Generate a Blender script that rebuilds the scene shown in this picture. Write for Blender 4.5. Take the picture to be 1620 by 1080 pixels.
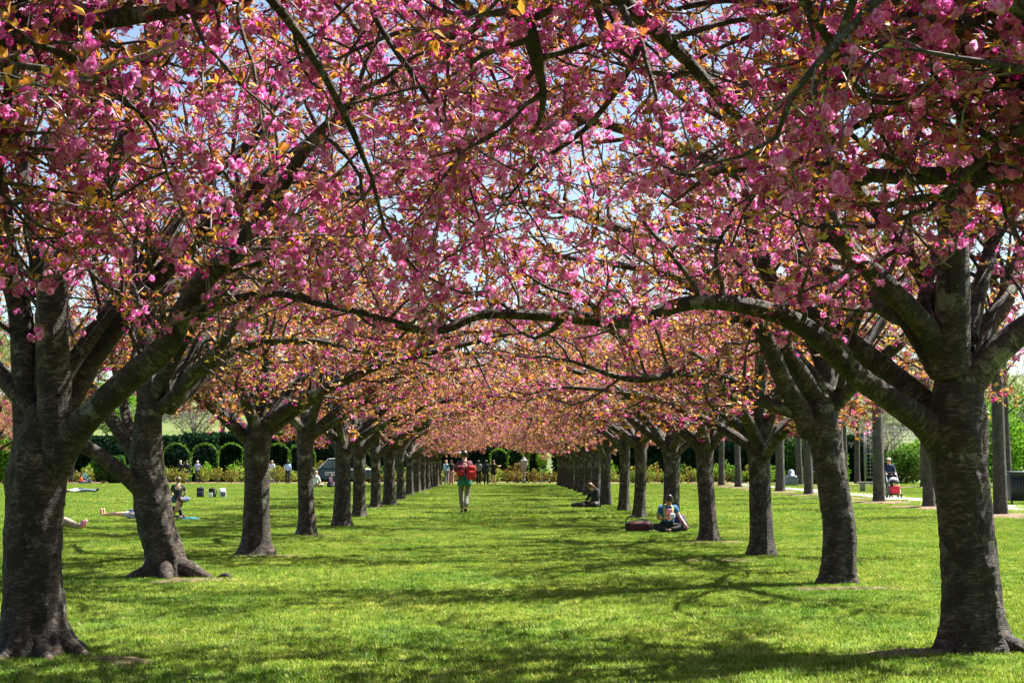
import bpy, math, random
import numpy as np
from mathutils import Vector, Matrix

# ------------------------------------------------------------------ scene, camera, light
sc = bpy.context.scene
for o in list(bpy.data.objects):
    bpy.data.objects.remove(o)

CAM_H = 1.5
PITCH = math.atan(193 / 2250.0)
YAW = -math.atan(15 / 2250.0)
cam_data = bpy.data.cameras.new("camera")
cam_data.sensor_width = 36.0
cam_data.lens = 50.0
cam_data.clip_start = 0.1
cam_data.clip_end = 2000.0
cam = bpy.data.objects.new("camera", cam_data)
cam.location = (0, 0, CAM_H)
cam.rotation_euler = (math.radians(90) + PITCH, 0, YAW)
sc.collection.objects.link(cam)
sc.camera = cam

SUN_EL = math.radians(54)
SUN_AZ = math.radians(62)          # clockwise from +Y: to the right and beyond the trees
world = bpy.data.worlds.new("World")
sc.world = world
world.use_nodes = True
wn = world.node_tree
wn.nodes.clear()
sky = wn.nodes.new("ShaderNodeTexSky")
sky.sky_type = 'NISHITA'
sky.sun_disc = False
sky.sun_elevation = SUN_EL
sky.sun_rotation = SUN_AZ
sky.dust_density = 0.8
bgn = wn.nodes.new("ShaderNodeBackground")
bgn.inputs['Strength'].default_value = 0.05
wo = wn.nodes.new("ShaderNodeOutputWorld")
wn.links.new(sky.outputs[0], bgn.inputs[0])
wn.links.new(bgn.outputs[0], wo.inputs[0])

sun_data = bpy.data.lights.new("sun", 'SUN')
sun_data.energy = 5.0
sun_data.angle = math.radians(0.53)
sun_data.color = (1.0, 0.955, 0.88)
sun = bpy.data.objects.new("sun", sun_data)
S = Vector((math.sin(SUN_AZ) * math.cos(SUN_EL), math.cos(SUN_AZ) * math.cos(SUN_EL), math.sin(SUN_EL)))
sun.rotation_euler = S.to_track_quat('Z', 'Y').to_euler()
sun.location = S * 60
sc.collection.objects.link(sun)

sc.view_settings.view_transform = 'Standard'
sc.view_settings.look = 'None'
sc.view_settings.exposure = 2.0
sc.view_settings.gamma = 1.0
sc.view_settings.use_curve_mapping = False
sc.render.engine = 'CYCLES'
cy = sc.cycles
cy.max_bounces = 7
cy.diffuse_bounces = 2
cy.glossy_bounces = 2
cy.transmission_bounces = 5
cy.transparent_max_bounces = 4
cy.use_denoising = True
cy.caustics_reflective = False
cy.caustics_refractive = False
cy.sample_clamp_indirect = 6.0

# ------------------------------------------------------------------ pixel helpers (photo pixels 1620 x 1080)
CR = cam.rotation_euler.to_matrix()
def ray(px, py):
    v = CR @ Vector(((px - 810) / 2250.0, (540 - py) / 2250.0, -1.0))
    return v
def P(px, py, Y):
    v = ray(px, py); t = Y / v.y
    return np.array((v.x * t, Y, CAM_H + v.z * t))
def G(px, py):
    v = ray(px, py); t = -CAM_H / v.z
    return np.array((v.x * t, v.y * t, 0.0))

# ------------------------------------------------------------------ object helpers
def link(o):
    sc.collection.objects.link(o); return o
def tag(o, label=None, cat=None, group=None, kind=None):
    if label: o['label'] = label
    if cat: o['category'] = cat
    if group: o['group'] = group
    if kind: o['kind'] = kind
    return o
def empty(name, loc=(0, 0, 0), rz=0.0):
    o = bpy.data.objects.new(name, None)
    o.empty_display_size = 0.2
    o.location = [float(c) for c in loc]; o.rotation_euler = (0, 0, rz)
    return link(o)
def qmesh(name, V, F, mats, smooth=False, attrs=None, matidx=None):
    """V (n,3); F (m,k) same corner count for all faces"""
    V = np.ascontiguousarray(V, dtype=np.float32); F = np.ascontiguousarray(F, dtype=np.int32)
    me = bpy.data.meshes.new(name)
    n, (m, k) = len(V), F.shape
    me.vertices.add(n); me.loops.add(m * k); me.polygons.add(m)
    me.vertices.foreach_set('co', V.ravel())
    me.loops.foreach_set('vertex_index', F.ravel())
    me.polygons.foreach_set('loop_start', np.arange(0, m * k, k, dtype=np.int32))
    me.polygons.foreach_set('loop_total', np.full(m, k, dtype=np.int32))
    if smooth:
        me.polygons.foreach_set('use_smooth', np.ones(m, dtype=bool))
    if not isinstance(mats, (list, tuple)): mats = [mats]
    for mt in mats: me.materials.append(mt)
    if matidx is not None:
        me.polygons.foreach_set('material_index', np.asarray(matidx, dtype=np.int32))
    for nm, (dom, typ, arr) in (attrs or {}).items():
        a = me.attributes.new(nm, typ, dom)
        if typ == 'FLOAT': a.data.foreach_set('value', np.asarray(arr, dtype=np.float32).ravel())
        else: a.data.foreach_set('vector', np.asarray(arr, dtype=np.float32).ravel())
    me.update()
    me.validate()
    return me
def mobj(name, me, parent=None, loc=(0, 0, 0), rz=0.0):
    o = bpy.data.objects.new(name, me)
    o.location = [float(c) for c in loc]; o.rotation_euler = (0, 0, rz)
    if parent is not None: o.parent = parent
    return link(o)
def copy_tree(o, parent=None):
    c = o.copy(); sc.collection.objects.link(c)
    if parent is not None: c.parent = parent
    for ch in list(o.children): copy_tree(ch, c)
    return c

# ------------------------------------------------------------------ geometry buffer for quads
class QB:
    def __init__(s): s.V = []; s.F = []; s.C = []; s.n = 0; s.T = []
    def add(s, V, F, C=None, tint=None):
        V = np.asarray(V, float).reshape(-1, 3); F = np.asarray(F, int)
        s.V.append(V); s.F.append(F + s.n); s.n += len(V)
        if C is not None: s.C.append(C)
        if tint is not None: s.T.append(np.full(len(F), float(tint)) if np.isscalar(tint) else tint)
    def mesh(s, name, mat, smooth=True):
        at = {}
        if s.C: at['tube_co'] = ('POINT', 'FLOAT_VECTOR', np.vstack(s.C))
        if s.T: at['tint'] = ('FACE', 'FLOAT', np.concatenate(s.T))
        return qmesh(name, np.vstack(s.V), np.vstack(s.F), mat, smooth, at)

def catmull(P_, R_, per=5):
    P_ = np.asarray(P_, float); R_ = np.asarray(R_, float)
    if len(P_) < 3: 
        t = np.linspace(0, 1, per + 1)[:, None]
        return P_[0] * (1 - t) + P_[-1] * t, R_[0] * (1 - t[:, 0]) + R_[-1] * t[:, 0]
    Q = np.vstack([2 * P_[0] - P_[1], P_, 2 * P_[-1] - P_[-2]])
    out = []; rr = []
    for i in range(1, len(Q) - 2):
        p0, p1, p2, p3 = Q[i - 1], Q[i], Q[i + 1], Q[i + 2]
        for j in range(per):
            t = j / per
            out.append(0.5 * ((2 * p1) + (-p0 + p2) * t + (2 * p0 - 5 * p1 + 4 * p2 - p3) * t * t + (-p0 + 3 * p1 - 3 * p2 + p3) * t ** 3))
            rr.append(R_[i - 1] * (1 - t) + R_[i] * t)
    out.append(P_[-1]); rr.append(R_[-1])
    return np.array(out), np.array(rr)

def frames(pts):
    T = np.gradient(pts, axis=0)
    T /= np.linalg.norm(T, axis=1)[:, None] + 1e-9
    u = np.cross(T[0], (0, 1, 0.13)); u /= np.linalg.norm(u) + 1e-9
    U = np.empty_like(pts)
    for i in range(len(pts)):
        u = u - T[i] * np.dot(u, T[i]); u /= np.linalg.norm(u) + 1e-9
        U[i] = u
    W = np.cross(T, U)
    return T, U, W

def tube(pts, rad, sides, s0=0.0, rough=0.0, rng=None, cap=True):
    pts = np.asarray(pts, float); rad = np.asarray(rad, float); n = len(pts)
    T, U, W = frames(pts)
    th = np.arange(sides) * 2 * np.pi / sides
    c, s = np.cos(th), np.sin(th)
    R = np.repeat(rad[:, None], sides, 1)
    seg = np.concatenate([[0], np.cumsum(np.linalg.norm(np.diff(pts, axis=0), axis=1))])
    if rough > 0:
        ph = rng.uniform(0, 6.28, 8)
        sv = seg[:, None]
        R = R * (1 + rough * (0.5 * np.sin(2 * th[None] + ph[0] + sv * 2.1) + 0.4 * np.sin(3 * th[None] + ph[1] - sv * 3.7)
                             + 0.35 * np.sin(5 * th[None] + ph[2] + sv * 5.3) + 0.5 * np.sin(sv * 6.1 + ph[3]) * np.sin(th[None] + ph[4])
                             + 0.3 * rng.standard_normal((n, sides))))
    V = pts[:, None] + R[..., None] * (c[None, :, None] * U[:, None] + s[None, :, None] * W[:, None])
    C = np.stack([R * c[None], R * s[None], np.repeat(seg[:, None], sides, 1) + s0], -1)
    i = np.arange(n - 1)[:, None]; j = np.arange(sides)[None]
    j2 = (j + 1) % sides
    F = np.stack([i * sides + j, i * sides + j2, (i + 1) * sides + j2, (i + 1) * sides + j], -1).reshape(-1, 4)
    V = V.reshape(-1, 3); C = C.reshape(-1, 3)
    if cap and sides >= 6:      # dome: shrink rings to a near point
        last = V[-sides:]; ctr = pts[-1]
        ring = ctr + (last - ctr) * 0.55 + T[-1] * rad[-1] * 0.45
        tip = ctr + (last - ctr) * 0.02 + T[-1] * rad[-1] * 0.6
        V = np.vstack([V, ring, tip]); C = np.vstack([C, C[-sides:], C[-sides:]])
        for q in (n - 1, n):
            F = np.vstack([F, np.stack([q * sides + j, q * sides + j2, (q + 1) * sides + j2, (q + 1) * sides + j], -1).reshape(-1, 4)])
    return V, F, C

# ------------------------------------------------------------------ materials
MATS = {}
def newmat(name):
    m = bpy.data.materials.new(name); m.use_nodes = True
    nt = m.node_tree; nt.nodes.clear()
    out = nt.nodes.new('ShaderNodeOutputMaterial')
    MATS[name] = m
    return m, nt, out
def N(nt, typ, **kw):
    n = nt.nodes.new(typ)
    for k, v in kw.items(): setattr(n, k, v)
    return n
def ramp(nt, fac, stops, interp='LINEAR'):
    r = N(nt, 'ShaderNodeValToRGB'); r.color_ramp.interpolation = interp
    e = r.color_ramp.elements
    while len(e) < len(stops): e.new(0.5)
    for el, (p, c) in zip(e, stops): el.position = p; el.color = (*c, 1)
    if fac is not None: nt.links.new(fac, r.inputs[0])
    return r
def noise(nt, vec, scale, detail=3, rough=0.55, sc3=None):
    if sc3 is not None:
        mp = N(nt, 'ShaderNodeMapping'); mp.inputs['Scale'].default_value = sc3
        nt.links.new(vec, mp.inputs[0]); vec = mp.outputs[0]
    n = N(nt, 'ShaderNodeTexNoise'); n.inputs['Scale'].default_value = scale
    n.inputs['Detail'].default_value = detail; n.inputs['Roughness'].default_value = rough
    if vec is not None: nt.links.new(vec, n.inputs['Vector'])
    return n.outputs['Fac']
def mixc(nt, fac, a, b, mode='MIX'):
    m = N(nt, 'ShaderNodeMix', data_type='RGBA', blend_type=mode)
    for s_, v in ((m.inputs[0], fac), (m.inputs[6], a), (m.inputs[7], b)):
        if isinstance(v, (int, float)): s_.default_value = v
        elif isinstance(v, tuple): s_.default_value = (*v, 1)
        else: nt.links.new(v, s_)
    return m.outputs[2]
def plain(name, col, rough=0.7, var=0.15, scale=8.0, metal=0.0, bump=0.0, spec=0.5):
    m, nt, out = newmat(name)
    b = N(nt, 'ShaderNodeBsdfPrincipled')
    tc = N(nt, 'ShaderNodeTexCoord')
    f = noise(nt, tc.outputs['Object'], scale, 4)
    a = tuple(c * (1 - var) for c in col); d = tuple(min(1, c * (1 + var)) for c in col)
    r = ramp(nt, f, [(0.3, a), (0.7, d)])
    nt.links.new(r.outputs[0], b.inputs['Base Color'])
    b.inputs['Roughness'].default_value = rough; b.inputs['Metallic'].default_value = metal
    b.inputs['Specular IOR Level'].default_value = spec
    if bump:
        bp = N(nt, 'ShaderNodeBump'); bp.inputs['Strength'].default_value = bump; bp.inputs['Distance'].default_value = 0.02
        nt.links.new(noise(nt, tc.outputs['Object'], scale * 6, 5), bp.inputs['Height']); nt.links.new(bp.outputs[0], b.inputs['Normal'])
    nt.links.new(b.outputs[0], out.inputs[0])
    return m
def leafmat(name, stops, trans=0.5, attr='tint', rough=0.5, transcol=None, gloss=0.12, sat=None, patchy=None):
    m, nt, out = newmat(name)
    at = N(nt, 'ShaderNodeAttribute', attribute_name=attr)
    oi = N(nt, 'ShaderNodeObjectInfo')
    r = ramp(nt, at.outputs['Fac'], stops)
    if patchy:
        g = N(nt, 'ShaderNodeNewGeometry')
        p1 = noise(nt, g.outputs['Position'], 0.45, 4, 0.65); p2 = noise(nt, g.outputs['Position'], 3.2, 4, 0.65)
        k1 = mixc(nt, 1.0, r.outputs[0], ramp(nt, p1, [(0.36, (0.66, 0.80, 0.8)), (0.5, (1, 1, 1)), (0.64, (1.3, 1.12, 1.3))]).outputs[0], 'MULTIPLY')
        k2 = mixc(nt, 1.0, k1, ramp(nt, p2, [(0.36, (0.62, 0.72, 0.7)), (0.5, (1, 1, 1)), (0.66, (1.3, 1.16, 1.6))]).outputs[0], 'MULTIPLY')
        class _O: pass
        r = _O(); r.outputs = [k2]
    d = N(nt, 'ShaderNodeBsdfDiffuse'); t = N(nt, 'ShaderNodeBsdfTranslucent')
    nt.links.new(r.outputs[0], d.inputs[0])
    tcn = mixc(nt, 1.0, r.outputs[0], transcol or (1, 1, 1), 'MULTIPLY')
    nt.links.new(tcn, t.inputs[0])
    mx = N(nt, 'ShaderNodeMixShader'); mx.inputs[0].default_value = trans
    nt.links.new(d.outputs[0], mx.inputs[1]); nt.links.new(t.outputs[0], mx.inputs[2])
    last = mx.outputs[0]
    if gloss:
        g = N(nt, 'ShaderNodeBsdfGlossy'); g.inputs['Roughness'].default_value = rough
        fr = N(nt, 'ShaderNodeFresnel'); fr.inputs[0].default_value = 1.4
        mu = N(nt, 'ShaderNodeMath', operation='MULTIPLY'); mu.inputs[1].default_value = gloss * 4
        nt.links.new(fr.outputs[0], mu.inputs[0])
        m2 = N(nt, 'ShaderNodeMixShader'); nt.links.new(mu.outputs[0], m2.inputs[0])
        nt.links.new(last, m2.inputs[1]); nt.links.new(g.outputs[0], m2.inputs[2]); last = m2.outputs[0]
    nt.links.new(last, out.inputs[0])
    return m

def bark_material(name, dark, mid, pale, lichen=0.3, moss=0.0):
    m, nt, out = newmat(name)
    at = N(nt, 'ShaderNodeAttribute', attribute_name='tube_co')
    wn_ = N(nt, 'ShaderNodeTexNoise'); wn_.inputs['Scale'].default_value = 7.0; wn_.inputs['Detail'].default_value = 4
    nt.links.new(at.outputs['Vector'], wn_.inputs['Vector'])
    vs = N(nt, 'ShaderNodeVectorMath', operation='MULTIPLY_ADD'); vs.inputs[1].default_value = (0.02, 0.02, 0.09)
    nt.links.new(wn_.outputs['Color'], vs.inputs[0]); nt.links.new(at.outputs['Vector'], vs.inputs[2])
    v = vs.outputs[0]
    big = noise(nt, v, 5.0, 4, 0.6)
    band = noise(nt, v, 1.0, 5, 0.7, (12, 12, 34))           # lenticel bands run round the stem
    line = noise(nt, v, 1.0, 3, 0.6, (11, 11, 95))
    furrow = noise(nt, v, 1.0, 4, 0.6, (30, 30, 7))
    fine = noise(nt, v, 90.0, 3, 0.6)
    c1 = ramp(nt, band, [(0.32, dark), (0.52, mid), (0.75, pale)]).outputs[0]
    c2 = mixc(nt, ramp(nt, line, [(0.58, (0, 0, 0)), (0.66, (0.75, 0.75, 0.75))]).outputs[0], c1, pale)
    c3 = mixc(nt, ramp(nt, line, [(0.36, (0.9, 0.9, 0.9)), (0.43, (0, 0, 0))]).outputs[0], c2, tuple(c * 0.45 for c in dark))
    c4 = mixc(nt, ramp(nt, big, [(0.42, (0.0, 0.0, 0.0)), (0.58, (0.85, 0.85, 0.85))]).outputs[0], c3, tuple(x * 1.3 for x in dark))
    lic = noise(nt, v, 3.3, 5, 0.7)
    c5 = mixc(nt, ramp(nt, lic, [(0.57, (0, 0, 0)), (0.64, (lichen,) * 3)]).outputs[0], c4, (0.30, 0.31, 0.24))
    mos = noise(nt, v, 4.1, 4, 0.6)
    c5 = mixc(nt, ramp(nt, mos, [(0.56, (0, 0, 0)), (0.7, (0.25 + moss,) * 3)]).outputs[0], c5, (0.085, 0.085, 0.032))
    c6 = mixc(nt, ramp(nt, fine, [(0.3, (0.35, 0.35, 0.35)), (0.6, (0, 0, 0))]).outputs[0], c5, tuple(c * 0.5 for c in dark))
    b = N(nt, 'ShaderNodeBsdfPrincipled'); b.inputs['Roughness'].default_value = 0.75
    b.inputs['Specular IOR Level'].default_value = 0.35
    nt.links.new(c6, b.inputs['Base Color'])
    add = N(nt, 'ShaderNodeMath', operation='ADD'); nt.links.new(band, add.inputs[0]); nt.links.new(furrow, add.inputs[1])
    add2 = N(nt, 'ShaderNodeMath', operation='ADD'); nt.links.new(add.outputs[0], add2.inputs[0])
    ml = N(nt, 'ShaderNodeMath', operation='MULTIPLY'); ml.inputs[1].default_value = 0.7; nt.links.new(line, ml.inputs[0]); nt.links.new(ml.outputs[0], add2.inputs[1])
    add3 = N(nt, 'ShaderNodeMath', operation='ADD'); nt.links.new(add2.outputs[0], add3.inputs[0])
    ml2 = N(nt, 'ShaderNodeMath', operation='MULTIPLY'); ml2.inputs[1].default_value = 0.3; nt.links.new(fine, ml2.inputs[0]); nt.links.new(ml2.outputs[0], add3.inputs[1])
    bp = N(nt, 'ShaderNodeBump'); bp.inputs['Strength'].default_value = 0.9; bp.inputs['Distance'].default_value = 0.03
    nt.links.new(add3.outputs[0], bp.inputs['Height']); nt.links.new(bp.outputs[0], b.inputs['Normal'])
    nt.links.new(b.outputs[0], out.inputs[0])
    return m

BARK = bark_material('cherry_bark', (0.015, 0.010, 0.006), (0.062, 0.043, 0.029), (0.25, 0.205, 0.16), 0.6)
OAKBARK = bark_material('path_tree_bark', (0.035, 0.03, 0.025), (0.095, 0.078, 0.062), (0.18, 0.155, 0.13), 0.25)
TWIG = plain('sunlit_twig_bark', (0.15, 0.115, 0.10), 0.6, 0.35, 20)  # sunlight on thin twigs is put into this paler colour
BRANCHBARK = bark_material('sunlit_branch_bark', (0.035, 0.026, 0.020), (0.095, 0.075, 0.06), (0.26, 0.225, 0.19), 0.4)  # paler than the trunk bark: branches coloured as if sunlit
BLOSSOM = leafmat('blossom_petals', [(0.0, (0.28, 0.005, 0.09)), (0.2, (0.42, 0.018, 0.19)), (0.45, (0.64, 0.055, 0.36)), (0.75, (0.84, 0.18, 0.55)), (1.0, (0.95, 0.50, 0.76))], 0.45, gloss=0.0)
LEAF = leafmat('bronze_leaf', [(0.0, (0.15, 0.045, 0.025)), (0.3, (0.33, 0.12, 0.04)), (0.65, (0.58, 0.25, 0.05)), (0.9, (0.74, 0.42, 0.05)), (1.0, (0.46, 0.40, 0.05))], 0.5, transcol=(1.0, 0.9, 0.7), gloss=0.1)
# ------------------------------------------------------------------ blossom and leaf sprays
def rotm(rng, n, tilt=None):
    """random rotation matrices (n,3,3)"""
    q = rng.standard_normal((n, 4)); q /= np.linalg.norm(q, axis=1)[:, None]
    w, x, y, z = q.T
    return np.stack([1 - 2 * (y * y + z * z), 2 * (x * y - z * w), 2 * (x * z + y * w), 2 * (x * y + z * w), 1 - 2 * (x * x + z * z), 2 * (y * z - x * w),
                     2 * (x * z - y * w), 2 * (y * z + x * w), 1 - 2 * (x * x + y * y)], -1).reshape(n, 3, 3)
def flower_quads(rng, lod):
    """double flower of radius 1, axis +Z; returns (nq,4,3)"""
    rings = {0: [(7, 0.05, 1.0), (6, 0.55, 0.9), (5, 1.05, 0.72)], 1: [(4, 0.1, 1.05), (3, 0.8, 0.9)], 2: [(2, 0.3, 1.25), (1, 1.2, 1.0)]}[lod]
    wd = {0: 0.46, 1: 0.72, 2: 0.85}[lod]
    Q = []
    for n, el, r in rings:
        off = rng.uniform(0, 6.28)
        for k in range(n):
            a = off + 2 * math.pi * k / n + rng.normal(0, 0.12); e = el + rng.normal(0, 0.15); L = r * rng.uniform(0.85, 1.1)
            d = np.array((math.cos(a) * math.cos(e), math.sin(a) * math.cos(e), math.sin(e)))
            sd = np.array((-math.sin(a), math.cos(a), 0)); up = np.cross(d, sd) * -1
            base = d * 0.08
            t = d * L
            Q.append([base, d * L * 0.72 - sd * wd * L + up * rng.uniform(-.05, .3), t + up * rng.uniform(-0.1, 0.35), d * L * 0.72 + sd * wd * L + up * rng.uniform(-.05, .3)])
    return np.array(Q)
def leaf_quads(rng, lod):
    """leaf along +X, length 1, width .42"""
    w = rng.uniform(0.19, 0.27); c = rng.uniform(-0.25, 0.1); f = rng.uniform(0.02, 0.14)
    b = np.array((0, 0, 0.)); t = np.array((1, 0, c * 1.2)); l = np.array((0.45, w, f + c * .2)); r = np.array((0.45, -w, f + c * .2)); m = np.array((0.5, 0, c * 0.2))
    if lod == 0: return np.array([[b, r, t, m], [b, m, t, l]])
    if lod == 2: w *= 1.3; l[1] = w; r[1] = -w
    return np.array([[b, r, t, l]])
def make_spray(rng, lod, pinkness=1.0):
    """flowers hang below the spur, leaves spread above. Returns flower quads, flower tint, leaf quads, leaf tint (metres)"""
    FQ = []; FT = []; LQ = []; LT = []
    nf = int(rng.integers(3, 6)) if lod < 2 else 3
    full = lod < 2 and rng.random() < 0.32
    open_ = full or rng.random() < 0.5
    if full: nf = 10 if lod == 0 else 7
    for k in range(nf):
        a = rng.uniform(0, 6.28); rr = rng.uniform(0.012, 0.052 if full else 0.04)
        ctr = np.array((math.cos(a) * rr, math.sin(a) * rr, -rng.uniform(0.015, 0.075 if full else 0.06)))
        isopen = open_ and rng.random() < (0.93 if full else 0.6)
        s = rng.uniform(0.023, 0.029) if full and isopen else rng.uniform(0.016, 0.023) if isopen else rng.uniform(0.008, 0.013)
        if lod == 2: s *= 1.2 if isopen else 1.4
        q = flower_quads(rng, lod if isopen else max(lod, 1)) * s
        if not isopen: q *= np.array((0.8, 0.8, 1.5))
        ax = np.array((math.cos(a) * 0.8, math.sin(a) * 0.8, -rng.uniform(0.2, 1.0))); ax /= np.linalg.norm(ax)
        u = np.cross(ax, (0.3, 0.1, 1)); u /= np.linalg.norm(u); v = np.cross(ax, u)
        M = np.stack([u, v, ax], 1)
        FQ.append(q @ M.T + ctr)
        t0 = rng.uniform(0.7, 1.0) if full and isopen else rng.uniform(0.4, 0.8) if isopen else rng.uniform(0.0, 0.35)
        FT.append(np.clip(t0 + rng.normal(0, 0.1, len(q)), 0, 1))
    nl = int(rng.integers(4, 8)) if lod < 2 else 4
    for k in range(nl):
        a = rng.uniform(0, 6.28); e = rng.uniform(-0.25, 1.0); L = rng.uniform(0.035, 0.075)
        q = leaf_quads(rng, lod) * L
        if lod == 2: q = q * 1.1
        ca, sa, ce, se = math.cos(a), math.sin(a), math.cos(e), math.sin(e)
        rl = rng.uniform(-0.8, 0.8); X = np.array((ca * ce, sa * ce, se)); Yv = np.array((-sa, ca, 0)); Z = np.cross(X, Yv)
        Y2 = Yv * math.cos(rl) + Z * math.sin(rl); Z2 = np.cross(X, Y2)
        LQ.append(q @ np.stack([X, Y2, Z2], 1).T + np.array((ca, sa, 0.1)) * 0.006)
        LT.append(np.clip(np.full(len(q), rng.uniform(0.15, 1.0)) + rng.normal(0, .05, len(q)), 0, 1))
    return np.concatenate(FQ), np.concatenate(FT), np.concatenate(LQ), np.concatenate(LT)
_r = np.random.default_rng(11)
SPRAYS = {l: [make_spray(_r, l) for _ in range(22 if l < 2 else 16)] for l in (0, 1, 2)}

def _lib(name, which):
    col_ = bpy.data.collections.new(name); k0 = 0
    for l in (0, 1, 2):
        for k, sp_ in enumerate(SPRAYS[l]):
            Q, T_ = sp_[which], sp_[which + 1]
            me = qmesh('spray', Q.reshape(-1, 3), np.arange(len(Q) * 4).reshape(-1, 4), BLOSSOM if which == 0 else LEAF, False, {'tint': ('FACE', 'FLOAT', T_)})
            col_.objects.link(bpy.data.objects.new('%s_%03d' % (name, l * 50 + k), me))
    return col_
def _spray_group(name, coll):
    ng = bpy.data.node_groups.new(name, 'GeometryNodeTree')
    ng.interface.new_socket('Geometry', in_out='INPUT', socket_type='NodeSocketGeometry')
    ng.interface.new_socket('Geometry', in_out='OUTPUT', socket_type='NodeSocketGeometry')
    gi = ng.nodes.new('NodeGroupInput'); go = ng.nodes.new('NodeGroupOutput')
    ci = ng.nodes.new('GeometryNodeCollectionInfo'); ci.inputs['Collection'].default_value = coll
    ci.inputs['Separate Children'].default_value = True; ci.inputs['Reset Children'].default_value = True
    iop = ng.nodes.new('GeometryNodeInstanceOnPoints'); iop.inputs['Pick Instance'].default_value = True
    def att(nm, tp):
        n = ng.nodes.new('GeometryNodeInputNamedAttribute'); n.data_type = tp; n.inputs['Name'].default_value = nm
        return [x for x in n.outputs if x.enabled][0]
    ng.links.new(gi.outputs[0], iop.inputs['Points']); ng.links.new(ci.outputs[0], iop.inputs['Instance'])
    ng.links.new(att('idx', 'INT'), iop.inputs['Instance Index'])
    ng.links.new(att('rot', 'FLOAT_VECTOR'), iop.inputs['Rotation'])
    ng.links.new(att('scl', 'FLOAT'), iop.inputs['Scale'])
    ng.links.new(iop.outputs[0], go.inputs[0])
    return ng
NSP = [len(SPRAYS[l]) for l in (0, 1, 2)]
_GB = _spray_group('blossom_sprays', _lib('blossom_library', 0)); _GL = _spray_group('leaf_sprays', _lib('leaf_library', 2))
def instanced_sprays(pos, lod, rng, root, scale, fdens, ldens):
    off = np.array([0, NSP[0], NSP[0] + NSP[1]]); cnt = np.array(NSP)
    n = len(pos); idx = off[lod] + (rng.integers(0, 1 << 20, n) % cnt[lod])
    rot = np.stack([rng.normal(0, .45, n), rng.normal(0, .45, n), rng.uniform(0, 6.283, n)], 1)
    scl = rng.uniform(0.62, 1.08, n) * scale
    for nm, grp, dens in (('blossoms', _GB, fdens), ('leaves', _GL, ldens)):
        m = rng.random(n) < dens
        me = bpy.data.meshes.new(nm); me.vertices.add(int(m.sum())); me.vertices.foreach_set('co', pos[m].astype(np.float32).ravel())
        a = me.attributes.new('idx', 'INT', 'POINT'); a.data.foreach_set('value', idx[m].astype(np.int32))
        a = me.attributes.new('rot', 'FLOAT_VECTOR', 'POINT'); a.data.foreach_set('vector', rot[m].astype(np.float32).ravel())
        a = me.attributes.new('scl', 'FLOAT', 'POINT'); a.data.foreach_set('value', scl[m].astype(np.float32))
        me.update()
        o = mobj(nm, me, root); tag(o, kind='stuff'); md = o.modifiers.new('sprays', 'NODES'); md.node_group = grp

def scatter_sprays(pos, lod, rng, scale=1.0, fdens=1.0, ldens=1.0):
    """pos (n,3), lod (n,) -> blossom & leaf meshes data"""
    fV, fT, lV, lT = [], [], [], []
    kinds = rng.integers(0, 1000, len(pos))
    tint_shift = rng.normal(0.08, 0.14, len(pos))
    for l in (0, 1, 2):
        T = SPRAYS[l]
        for k, (FQ, FT, LQ, LT) in enumerate(T):
            idx = np.where((lod == l) & (kinds % len(T) == k))[0]
            if not len(idx): continue
            n = len(idx)
            a = rng.uniform(0, 6.28, n); tx = rng.normal(0, 0.4, n); ty = rng.normal(0, 0.4, n)
            Rz = np.zeros((n, 3, 3)); Rz[:, 0, 0] = Rz[:, 1, 1] = np.cos(a); Rz[:, 0, 1] = -np.sin(a); Rz[:, 1, 0] = np.sin(a); Rz[:, 2, 2] = 1
            Rx = np.zeros((n, 3, 3)); Rx[:, 0, 0] = 1; Rx[:, 1, 1] = Rx[:, 2, 2] = np.cos(tx); Rx[:, 1, 2] = -np.sin(tx); Rx[:, 2, 1] = np.sin(tx)
            Ry = np.zeros((n, 3, 3)); Ry[:, 1, 1] = 1; Ry[:, 0, 0] = Ry[:, 2, 2] = np.cos(ty); Ry[:, 0, 2] = np.sin(ty); Ry[:, 2, 0] = -np.sin(ty)
            R = Ry @ Rx @ Rz
            s = rng.uniform(0.85, 1.25, n) * scale
            hasf = rng.random(n) < fdens; hasl = rng.random(n) < ldens
            for Q, T_, outV, outT, has in ((FQ, FT, fV, fT, hasf), (LQ, LT, lV, lT, hasl)):
                ii = np.where(has)[0]
                if not len(ii): continue
                W = np.einsum('nij,qkj->nqki', R[ii] * s[ii, None, None], Q) + pos[idx[ii]][:, None, None, :]
                outV.append(W.reshape(-1, 3))
                outT.append(np.clip(T_[None, :] + (tint_shift[idx[ii]] - (0.30 if outV is lV else 0.0))[:, None], 0, 1).ravel())
    r = []
    for V, T_ in ((fV, fT), (lV, lT)):
        V = np.concatenate(V) if V else np.zeros((0, 3)); T_ = np.concatenate(T_) if T_ else np.zeros(0)
        r.append((V, np.arange(len(V)).reshape(-1, 4), T_))
    return r

# ------------------------------------------------------------------ wood growth
def perp(rng, t):
    p = rng.standard_normal(3); p -= t * np.dot(p, t); return p / (np.linalg.norm(p) + 1e-9)
def wander(rng, p, d, L, r0, r1, step, noise_=0.25, up=0.0, zmin=2.3, zmax=8.4, base_z=0.0):
    n = max(3, int(L / step) + 1); pts = [p]; d = d / np.linalg.norm(d)
    for i in range(n):
        d = d + rng.standard_normal(3) * noise_ + np.array((0, 0, up))
        z = pts[-1][2]
        if z < zmin: d[2] += 0.25
        if z > zmax: d[2] -= 0.25
        d /= np.linalg.norm(d)
        pts.append(pts[-1] + d * L / n)
    return np.array(pts), np.linspace(r0, r1, n + 1)

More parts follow.
